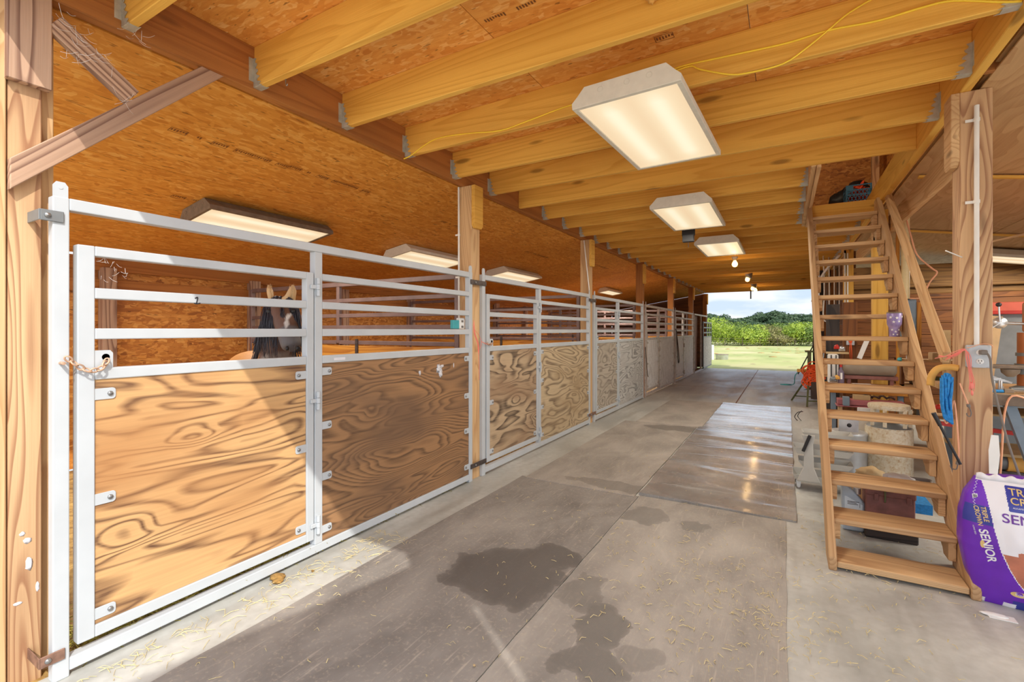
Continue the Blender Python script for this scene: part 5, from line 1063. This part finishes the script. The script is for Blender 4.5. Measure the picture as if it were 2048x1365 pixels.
# ------------------------------------------------------------------ feed bag
random.seed(21)
def bag():
    XL_,XR_,ZT=.80,1.32,.635
    def edge(z):                      # left outline
        pts=[(0,.872),(.06,.852),(.15,.825),(.30,.800),(.45,.803),(.55,.822),(.61,.852),(.655,.87)]
        for (a,b),(c,d) in zip(pts,pts[1:]):
            if z<=c: return b+(d-b)*(z-a)/(c-a)
        return pts[-1][1]
    def S(u,z):                       # u 0 left .. 1 right on the front
        x=edge(z)+(XR_-edge(z))*u
        t=min(1,max(0,z/ZT)); bul=(math.sin(math.pi*min(1,max(0,(t*.92+.04))))**.6)*(math.sin(math.pi*min(1,max(0,u*.96+.02)))**.45)
        w_=.006*noise.noise(Vector((x*9,z*7,2)))+.004*noise.noise(Vector((x*25,z*14,4)))
        return Vector((x,3.34-.13*bul+w_,z*(1+.0*u)))
    t=thing('feed_bag','full purple and white sack of senior horse feed standing against the big post','feed bag',(1.05,3.36,0))
    nu,nz=150,170; m=MB(); vs_=[];  cols=[]
    for j in range(nz+1):
        for i in range(nu+1): vs_.append(S(i/nu,ZT*j/nz+ (.02*math.sin(i/nu*5) if j==nz else 0)))
    back=[]
    for j in range(nz+1):
        for i in range(nu+1):
            p=vs_[j*(nu+1)+i]; back.append(Vector((p.x,3.36+(3.34-p.y)*.9,p.z)))
    F_=[];MI=[]
    def region(u,z,x):
        # purple band on the left, sweeping right at the foot; white field; blue logo blocks; brown horse picture
        xb=[(0,1.35),(.085,1.35),(.11,1.02),(.16,.985),(.22,.955),(.30,.925),(.40,.905),(.50,.893),(.58,.885),(.64,.875)]
        for (a,b),(c,d) in zip(xb,xb[1:]):
            if z<=c: b_=b+(d-b)*(z-a)/(c-a); break
        else: b_=.87
        if z>.625: return 1
        if z<.028 and x<1.0: return 1 if x<.89 or x>.955 else 0
        if z<.05 and x>.985: return 2
        if x<b_:
            if .415<z<.505 and x<b_-.001: return 2
            if z<.115 or True: return 0
        if x>.958 and z>.502 and z<.618 and x>.955+.12*(.615-z)*.4: return 2
        # horse picture
        if z<.315-.12*max(0,(1.0-x))*8*.35 and z>.13 and x>b_+.004 and (z<.29 or x>.985): return 3
        if z<=.13 and z>.11 and x>b_: return 1
        return 1
    for j in range(nz):
        for i in range(nu):
            a=j*(nu+1)+i; F_.append((a,a+1,a+nu+2,a+nu+1)); p=(vs_[a]+vs_[a+nu+2])/2; MI.append(region((i+.5)/nu,p.z,p.x))
    o=len(m.v); m.v+=vs_
    for f,k in zip(F_,MI): m.f.append([o+q for q in f]); m.sm.append(True); m.mi.append(k); m.g.append([tuple(vs_[q]) for q in f])
    o=len(m.v); m.v+=back
    for f in F_: g_=f[::-1]; m.f.append([o+q for q in g_]); m.sm.append(True); m.mi.append(0); m.g.append([tuple(back[q]) for q in g_])
    n1=nu+1
    ring=[i for i in range(nu)]; 
    def st(a,b): m.f.append([a,b,o+b,o+a]); m.sm.append(True); m.mi.append(0); m.g.append([(0,0,0)]*4)
    for i in range(nu): st(i+1,i); st(nz*n1+i,nz*n1+i+1)
    for j in range(nz): st(j*n1,(j+1)*n1); st((j+1)*n1+nu,j*n1+nu)
    M['bag_purple']=plain('bag_purple',(112,44,186),.32,0,.12,5); M['bag_white']=plain('bag_white',(238,236,240),.35,0,.03,5); M['bag_blue']=plain('bag_blue',(58,64,156),.32,0,.08,5); M['bag_horse']=plain('bag_horse_print',(196,122,96),.35,0,.18,14); M['gold']=plain('gold_print',(226,196,128),.4)
    M['violet_print']=plain('violet_print',(104,40,150),.35)
    b=m.build('sack',['bag_purple','bag_white','bag_blue','bag_horse'],t)
    # top seam and stitching thread
    m=MB(); prev=None
    for i in range(0,nu): 
        a=S(i/nu,ZT); c=S((i+1)/nu,ZT); m.add([a+Vector((0,-.006,-.006)),c+Vector((0,-.006,-.006)),c+Vector((0,-.004,.022+.006*math.sin(i*.35))),a+Vector((0,-.004,.022+.006*math.sin((i-1)*.35))),a+Vector((0,.006,-.006)),c+Vector((0,.006,-.006)),c+Vector((0,.004,.022+.006*math.sin(i*.35))),a+Vector((0,.004,.022+.006*math.sin((i-1)*.35)))],[(0,1,2,3),(7,6,5,4),(3,2,6,7),(1,0,4,5)],smooth=True)
    m.build('top_seam','bag_white',b and t)
    m=MB(); pts=[]
    for i in range(16): 
        q=S(.005+.05*(1-i/15)+(.016 if i%2 else 0),.50+.12*i/15); pts.append(q+Vector((-.001,-.004,0)))
    m.tube(pts,.0012,4,sub=1); m.build('stitch_thread','bag_white',t)
    # printed words follow the curved face
    def text(s,size,x,z,rot,mat,parent=t,bold=0,name='printed_text',sx=1.0,lift=.0018):
        cu=bpy.data.curves.new('t','FONT'); cu.body=s; cu.size=size; cu.offset=bold; cu.align_x='LEFT'
        ob=bpy.data.objects.new('t',cu); col.objects.link(ob); dg=bpy.context.evaluated_depsgraph_get(); me=ob.evaluated_get(dg).to_mesh()
        bm=bmesh.new(); bm.from_mesh(me); bmesh.ops.triangulate(bm,faces=bm.faces[:]); 
        for _ in range(2):
            es=[e for e in bm.edges if e.calc_length()>.012]
            if es: bmesh.ops.subdivide_edges(bm,edges=es,cuts=1); bmesh.ops.triangulate(bm,faces=[f for f in bm.faces if len(f.verts)>3])
        ca,sa=math.cos(rot),math.sin(rot); mm=MB(); vv=[]
        for v in bm.verts:
            a,b_=v.co.x*sx,v.co.y; X=x+a*ca-b_*sa; Z=z+a*sa+b_*ca
            e=edge(Z); u=(X-e)/(XR_-e); p=S(max(0,min(1,u)),Z); p.x=X; p=p+Vector((-.0008,-lift,0)); vv.append(p)
        mm.add(vv,[[v.index for v in f.verts] for f in bm.faces]); bm.free(); ob.evaluated_get(dg).to_mesh_clear(); bpy.data.objects.remove(ob); bpy.data.curves.remove(cu)
        return mm.build(name,mat,parent)
    text('SENIOR',.060,.932,.447,0,'violet_print',bold=.0006,sx=1.05)
    text('TRIPLE',.044,.968,.576,0,'gold',bold=.0005); text('CROWN',.044,.968,.536,0,'gold',bold=.0005); text('ALKAMIX',.010,.974,.517,0,'bag_white')
    text('SENIOR',.044,.853,.388,R(-78),'bag_white',bold=.001,sx=1.05)
    text('TRIPLE',.024,.864,.500,R(-82),'gold',bold=.0004); text('CROWN',.024,.840,.498,R(-82),'gold',bold=.0004)
    text('HORSE FEED',.008,.833,.400,R(-80),'bag_white'); text('12 lb',.010,.842,.400,R(-80),'bag_white') if False else None
    text('Equi',.020,.985,.087,0,'bag_white')
    # barcode tab
    m=MB(); c0=S(.055,.545); 
    for (dx,dz,w_,h_,mt) in ((0,0,.020,.022,'bag_white'),): m.add([c0+Vector((-.010,-.004,-.011)),c0+Vector((.010,-.005,-.008)),c0+Vector((.008,-.005,.013)),c0+Vector((-.012,-.004,.010))],[(0,1,2,3)])
    lbq=m.build('barcode_tab','bag_white',t)
    m=MB()
    for i in range(8): d_=-.007+.0019*i; m.add([c0+Vector((d_,-.0062,-.008)),c0+Vector((d_+.0009,-.0062,-.008)),c0+Vector((d_-.0011,-.0062,.008)),c0+Vector((d_-.002,-.0062,.008))],[(0,1,2,3)])
    m.build('barcode_lines','ink',lbq)
    for (X,Z,rx,rz,mt) in ((.865,.318,.008,.019,'gold'),(1.0,.092,.030,.016,'gold')):
        m=MB(); e=edge(Z); vv=[]
        for k in range(20): 
            a=2*math.pi*k/20; xx,zz_=X+rx*math.cos(a),Z+rz*math.sin(a); p=S((xx-edge(zz_))/(XR_-edge(zz_)),zz_); vv.append(p+Vector((-.0005,-.0012,0)))
        m.add(vv,[tuple(range(20))]); m.build('round_badge',mt,t)
bag()
m=MB(); m.blob((.885,3.17,.006),(.05,.02,.008),3,.5,4,3); m.bb(.86,.96,3.14,3.19,.001,.005); simple('torn_wrapper','torn white and yellow wrapper on the floor before the feed bag','wrapper',m,'white')
# ------------------------------------------------------------------ horse in the first stall
def horse():
    pz=Vector((.358,.934,0)); Lh=Vector((-.865,-.502,0)); f=Vector((.84,-.54,0))
    V=[];Ed=[];Rd=[]
    def nd(p,r,par=None):
        V.append(Vector(p)); Rd.append(r if isinstance(r,tuple) else (r,r)); i=len(V)-1
        if par is not None: Ed.append((par,i))
        return i
    pel=nd((-4.08,2.405,1.03),.275); rump=nd((-4.26,2.475,.99),.20,pel)
    loin=nd((-3.85,2.315,1.04),.275,pel); bar=nd((-3.6,2.22,1.01),.30,loin); sh=nd((-3.34,2.125,1.02),.25,bar); ch=nd((-3.17,2.06,1.0),.19,sh)
    n1=nd((-3.08,2.025,1.18),.135,ch); n2=nd((-3.01,1.995,1.35),.108,n1); po=nd((-2.96,1.965,1.50),.092,n2)
    fo=nd((-2.895,1.932,1.545),.098,po); mf=nd((-2.80,1.905,1.43),.080,fo); no=nd((-2.735,1.886,1.335),.066,mf); mz=nd((-2.700,1.874,1.270),.066,no)
    for s in (1,-1):
        q=Vector((-2.93,1.95,0))+Lh*(.060*s)+Lh*(.0)
        a=nd((q.x,q.y,1.61),(.040,.026),po); b=nd((q.x+Lh.x*.018*s,q.y+Lh.y*.018*s,1.66),(.042,.020),a); nd((q.x+Lh.x*.022*s,q.y+Lh.y*.022*s,1.705),(.007,.006),b)
        e=Vector((-3.25,2.09,0))+pz*(.12*s); a=nd((e.x,e.y,.78),.085,sh); k=nd((e.x+.03,e.y-.01,.44),.044,a); fk=nd((e.x+.02,e.y-.01,.14),.032,k); nd((e.x+.04,e.y-.015,.035),.045,fk)
        e=Vector((-4.10,2.41,0))+pz*(.13*s); a=nd((e.x+.05,e.y-.02,.80),.125,pel); st_=nd((e.x+.08,e.y-.03,.64),.085,a); hk=nd((e.x-.10,e.y+.04,.42),.045,st_); ff=nd((e.x-.06,e.y+.022,.14),.034,hk); nd((e.x-.03,e.y+.012,.035),.046,ff)
    me=bpy.data.meshes.new('h'); me.from_pydata(V,Ed,[]); o=bpy.data.objects.new('h',me); col.objects.link(o)
    sk=o.modifiers.new('s','SKIN'); sk.use_smooth_shade=True; sk.branch_smoothing=.6
    for i,r in enumerate(Rd): me.skin_vertices[0].data[i].radius=r; me.skin_vertices[0].data[i].use_root=(i==0)
    sb=o.modifiers.new('u','SUBSURF'); sb.levels=3; sb.render_levels=3
    dg=bpy.context.evaluated_depsgraph_get(); m2=bpy.data.meshes.new_from_object(o.evaluated_get(dg)); bpy.data.objects.remove(o)
    m2.name='horse'; H=bpy.data.objects.new('horse',m2); col.objects.link(H)
    # sculpt the muzzle: nostril dents and chin; colour by body region
    mzp=V[mz]; at=m2.color_attributes.new('coat','FLOAT_COLOR','POINT')
    hd=(V[mz]-V[fo]).normalized(); up_=hd.cross(Lh).normalized()
    if up_.dot(f)<0: up_=-up_
    for i,v in enumerate(m2.vertices):
        p=v.co; c=lin((222,160,92))
        if p.x>-3.12 and p.z>1.1:
            c=lin((112,80,66))
            t=(p-V[fo]).dot(hd)
            if t>.20: c=lin((108,104,106))
            if t>.17 and (p-V[mz]).dot(Vector((0,0,1)))<-.03: c=lin((140,128,120))
            for s in (1,-1):
                nn=mzp+Lh*(.030*s)+up_*.030+hd*.028; d=(p-nn).length
                if d<.030: v.co=p-(up_*.4+hd*.6)*.014*(1-d/.030); c=lin((58,52,52)) if d<.014 else c
            lat=(p-V[mf]).dot(Lh)
            if -.040<lat+.006*math.sin(p.z*50)<-.022 and -.06<(p-V[mf]).dot(hd)<.06 and (p-V[mf]).dot(up_)>.02: c=lin((226,220,214))
            if p.z>1.60: c=lin((222,184,134))
        if p.z<.5 : c=lin((64,50,44))
        if p.z<.06: c=lin((44,40,38))
        at.data[i].color=c+(1,)
    g=G('horse_coat'); a=g.n('ShaderNodeAttribute'); a.attribute_name='coat'; n_=g.noise(g.map(g.obj(),(60,60,12)),1,3)
    g.color(g.mix(g.math('MULTIPLY',n_,.35),a.outputs['Color'],(.05,.03,.02))); g.set(Roughness=.55); m2.materials.append(g.m)
    tag(H,'tan pony with black mane and grey muzzle looking out over the nearest stall gate','horse')
    M['hair']=plain('black_mane_hair',(52,50,60),.45,0,.3,60); M['pale_hair']=plain('pale_ear_hair',(226,196,150),.6)
    rd=random.Random(4); m=MB()
    top=Vector((-2.93,1.95,1.615))
    for i in range(230):
        u=rd.random(); lat=rd.uniform(-.02,.125) if u<.72 else rd.uniform(-.125,-.055)
        zend=rd.uniform(1.20,1.40) if lat>.015 or lat<-.05 else rd.uniform(1.38,1.50); fr=.085-.25*abs(lat)*.6 if lat>-.05 else .05
        a=top+Lh*lat*.35+f*rd.uniform(-.03,.03)+Vector((0,0,.012*rd.random())); b=Vector((-2.93,1.95,1.57))+Lh*lat*.85+f*(.06+.02*rd.random()-.3*abs(lat)*.3); c=Vector((-2.93,1.95,(1.57+zend)/2))+Lh*(lat*1.05+rd.uniform(-.01,.01))+f*(.125+fr*.3+.02*rd.random()-abs(lat)*.35); e=Vector((-2.93,1.95,zend))+Lh*(lat*1.1+rd.uniform(-.02,.02))+f*(.165-abs(lat)*.5+.02*rd.random())
        m.tube([a,b,c,e],.0042,4,taper=.8,sub=3)
    m.build('forelock','hair',H)
    m=MB()
    for i in range(260):
        t=i/260; base=Vector((-2.96,1.965,1.58)).lerp(Vector((-3.30,2.11,1.24)),t); sd_=rd.choice((1,1,-1)); L_=rd.uniform(.2,.36)
        q=base+Lh*(.10*sd_)+Vector((0,0,-.06)); e=base+Lh*((.13+.04*rd.random())*sd_)+Vector((rd.uniform(-.02,.04),rd.uniform(-.02,.02),-L_))
        m.tube([base+Vector((0,0,.02)),q,(q+e)/2+Lh*.01*sd_,e],.0045,4,taper=.7,sub=2)
    m.build('mane','hair',H)
    m=MB()
    for i in range(120):
        b=Vector((-4.40,2.53,1.02)); e=b+Vector((rd.uniform(-.14,-.02),rd.uniform(-.05,.07),-rd.uniform(.5,.8))); m.tube([b+Vector((0,0,.02)),b+Vector((-.06,.02,-.12))+Vector([rd.uniform(-.03,.03) for _ in range(3)]),e],.005,4,taper=.6,sub=3)
    m.build('tail','hair',H)
    m=MB()
    for s in (1,-1):
        q=Vector((-2.93,1.95,0))+Lh*(.066*s)
        for i in range(26):
            a=Vector((q.x,q.y,1.60+.03*rd.random()))+f*.022+Lh*rd.uniform(-.016,.016); m.tube([a,a+Vector((0,0,.035))+f*.006,a+Vector((0,0,.065+.02*rd.random()))+Lh*(.012*s+rd.uniform(-.01,.01))],.0016,3,taper=.7,sub=2)
    m.build('ear_tuft','pale_hair',H)
    for s in (1,-1):
        m=MB(); m.blob(V[mz]+f*.057+Lh*(.033*s)+Vector((0,0,.016)),(.010,.011,.015),2,.2); m.build('nostril','black',H)
    M['wrinkle']=plain('grey_wrinkle',(84,80,84),.6)
    for k_ in range(-1,3):
        m=MB(); q=V[mz]+Lh*(.010*k_-.005); m.tube([q+f*.062+Vector((0,0,.034)),q+f*.0665+Vector((0,0,.014)),q+f*.066+Vector((0,0,-.008))],.0018,5); m.build('wrinkle','wrinkle',H)
    m=MB()
    for s in (1,-1): m.blob(V[mf]*.35+V[fo]*.65+Lh*(.078*s)+up_*.035,.017,2,0)
    m.build('eye','black',H)
horse()
# ------------------------------------------------------------------ outdoors behind the barn
def leafmat(name,a,b):
    g=G(name); n=g.noise(g.obj(),.9,4); oi=g.n('ShaderNodeObjectInfo'); c=g.ramp(n,[(.3,lin(a)),(.7,lin(b))]); g.color(c); g.set(Roughness=.6)
    tr=g.n('ShaderNodeBsdfTranslucent'); g.l(c,tr.inputs[0]); ms=g.n('ShaderNodeMixShader'); ms.inputs[0].default_value=.35; g.l(g.b.outputs[0],ms.inputs[1]); g.l(tr.outputs[0],ms.inputs[2]); g.l(ms.outputs[0],g.out.inputs[0]); return g.m
M['leaf_bright']=leafmat('leaf_bright',(104,134,34),(176,190,70)); M['leaf_mid']=leafmat('leaf_mid',(70,100,34),(132,150,60)); M['leaf_dull']=leafmat('leaf_olive',(96,100,52),(150,140,84)); M['leaf_far']=leafmat('leaf_far_hill',(48,76,52),(84,104,64)); M['bark']=plain('pale_bark',(176,168,148),.8)
def crown_mesh(seed,w,h,nleaf,ls,nl=9):
    rd=random.Random(seed); m=MB(); lobes=[]
    for i in range(nl):
        a=rd.uniform(0,6.28); rr=rd.uniform(0,.6)*w/2; lobes.append((Vector((rr*math.cos(a),rr*math.sin(a),h*rd.uniform(.28,.72))),rd.uniform(.22,.36)*w,rd.uniform(.2,.3)*h))
    lobes.append((Vector((0,0,h*.35)),w*.42,h*.34))
    for i in range(nleaf):
        c,rx,rz=rd.choice(lobes); d=Vector((rd.gauss(0,1),rd.gauss(0,1),rd.gauss(0,1))).normalized(); k=rd.uniform(.72,1.08); p=c+Vector((d.x*rx*k,d.y*rx*k,d.z*rz*k))
        if p.z<.05: p.z=rd.uniform(.05,.4)
        n=(d+Vector([rd.uniform(-.8,.8) for _ in range(3)])).normalized(); u=n.orthogonal().normalized(); v=n.cross(u); s=ls*rd.uniform(.6,1.3)
        m.add([p+u*s,p+v*s*.6,p-u*s,p-v*s*.6],[(0,1,2,3)])
    return m
def tree(name,label,loc,w,h,mat,seed,group,nleaf=1500,ls=.20,trunk=True):
    t=thing(name,label,'tree' if name!='shrub' else 'shrub',loc,group)
    m=crown_mesh(seed,w,h,nleaf,ls); c=m.build('crown',mat); c.parent=t
    if trunk:
        m=MB(); rd=random.Random(seed)
        for i in range(3): m.tube([(0,0,-.3),(rd.uniform(-.1,.1)*w,rd.uniform(-.1,.1)*w,h*.35),(rd.uniform(-.3,.3)*w,rd.uniform(-.2,.2)*w,h*.75)],.05*h/5,6,taper=.7)
        q=m.build('trunk','bark'); q.parent=t
    return t
def fx(px,D): return Vector((-.5023*D+.8647*(px-1024)/939.5*D, .8647*D+.5023*(px-1024)/939.5*D,0))
spec=[(1416,100,4.2,3.4,'leaf_bright'),(1432,88,5.6,6.0,'leaf_bright'),(1452,92,4.5,4.3,'leaf_bright'),(1466,98,6.2,5.4,'leaf_mid'),(1482,90,5.0,4.6,'leaf_mid'),(1494,86,4.6,3.6,'leaf_bright'),(1504,98,5.4,5.2,'leaf_bright'),(1520,88,4.4,3.4,'leaf_bright'),(1530,100,6.0,4.6,'leaf_dull'),(1545,92,5.0,3.9,'leaf_dull'),(1560,86,4.6,2.8,'leaf_dull'),(1572,96,6.0,4.8,'leaf_mid'),(1588,87,5.2,4.4,'leaf_bright'),(1604,90,5.4,4.8,'leaf_bright'),(1618,86,5.0,4.2,'leaf_mid'),(1634,92,6.0,4.8,'leaf_bright'),(1652,90,6,4.6,'leaf_mid'),(1396,92,6,4.8,'leaf_mid')]
nm={'leaf_bright':'bright yellow-green','leaf_mid':'mid green','leaf_dull':'dull olive'}
for i,(px,D,w_,h_,mt) in enumerate(spec):
    p=fx(px,D); zg=-1.5-.002*(D-90)
    tree('shrub','%s bushy tree along the far edge of the pasture'%nm[mt],(p.x,p.y,zg),w_*1.35,h_*1.0,mt,50+i,'trees along the pasture edge, '+nm[mt],2600,.17)
# wooded hill
m=MB(); vs_=[]; nx,ny=40,14
for j in range(ny+1):
    for i in range(nx+1):
        px=1250+520*i/nx; D=115+230*j/ny; p=fx(px,D); r=j/ny
        top=4.5+5.0*max(0,(px-1500)/160)+1.2*math.sin(px*.05)
        z=-2.2+(top+2.2)*math.sin(min(1,r*1.25)*math.pi/2)*1.0
        vs_.append((p.x,p.y,z))
m.add(vs_,[(j*(nx+1)+i,j*(nx+1)+i+1,(j+1)*(nx+1)+i+1,(j+1)*(nx+1)+i) for j in range(ny) for i in range(nx)],smooth=True); struct(m.build('hill','leaf_far'))
rd=random.Random(8); variants=[crown_mesh(200+i,9,6.5,1500,.45,8).build('crown','leaf_far') for i in range(3)]
for v in variants: v.hide_render=False
used=[0,0,0]
for i in range(58):
    px=1385+275*((i*0.618)%1); j=rd.random(); D=125+170*j; r=(D-115)/230; top=4.5+5.0*max(0,(px-1500)/160)+1.2*math.sin(px*.05); z=-2.2+(top+2.2)*math.sin(min(1,r*1.25)*math.pi/2)
    p=fx(px,D); t=thing('hill_tree','dark green tree on the wooded hill beyond the pasture','tree',(p.x,p.y,z-1.2),'trees on the wooded hill'); k=i%3
    c=variants[k] if used[k]==0 else variants[k].copy()
    if used[k]: col.objects.link(c)
    used[k]=1; c.parent=t; s=rd.uniform(.7,1.1); t.scale=(s*D/230+.3,s*D/230+.3,(s*.8)*D/230+.25); t.rotation_euler=(0,0,rd.uniform(0,6))
# trough, post, fence
tp=Vector((-2.87,27.0,-.17)); t=thing('stock_trough','round galvanised stock trough on the pasture by a white post','trough',tuple(tp))
m=MB(); m.lathe(tp,[(.27,0),(.30,.02),(.31,.26),(.33,.28),(.30,.28),(.29,.05),(0,.04)],28); m.build('tub','drum',t); m=MB(); m.lathe(tp+Vector((0,0,.27)),[(.325,0),(.335,.012),(.325,.024)],28); m.build('rim','fixture_dark',t)
m=MB(); m.cyl((-3.28,26.6,-.2),(-3.28,26.6,.62),.07,n=12); simple('white_post','thick white post standing beside the stock trough','post',m,'white_pvc')
m=MB(); m.cyl((-3.55,26.9,-.2),(-3.55,26.9,.5),.04,n=10); simple('thin_post','thinner pale post behind the white post','post',m,'white_pvc')
t=thing('wire_fence','low wire fence running along the far edge of the pasture','fence',(-15,80,-1.4))
m=MB(); a,b=fx(1380,84),fx(1660,84)
for h_ in (.5,.9,1.3): m.cyl((a.x,a.y,-1.4+h_),(b.x,b.y,-1.4+h_),.015,n=4)
m.build('wires','fixture_dark',t)
for i in range(9): q=a.lerp(b,i/8); m=MB(); m.cyl((q.x,q.y,-1.5),(q.x,q.y,0),.05,n=6); m.build('fence_post','leather',t)
m=MB(); rd=random.Random(6)
for i in range(26): 
    p=fx(rd.uniform(1410,1640),rd.uniform(24,78)); yy=p.y; zg=0
    for (y1_,z1_),(y2_,z2_) in zip(zip(rows,zz),list(zip(rows,zz))[1:]):
        if y1_<=yy<=y2_: zg=z1_+(z2_-z1_)*(yy-y1_)/(y2_-y1_)
    m.blob((p.x,p.y,zg),(.25,.2,.05),1,.4,3,i)
tag(m.build('earth_clods','bark' if False else 'manure'),'brown clods and tufts dotted over the pasture','clods',kind='stuff')
m=MB(); m.bb(-1.06,-1.02,18.55,18.6,2.50,2.77,long=2); m.build('x','black') if False else simple('hanging_strap','short black strap hanging from the top of the far barn mouth','strap',m,'black')
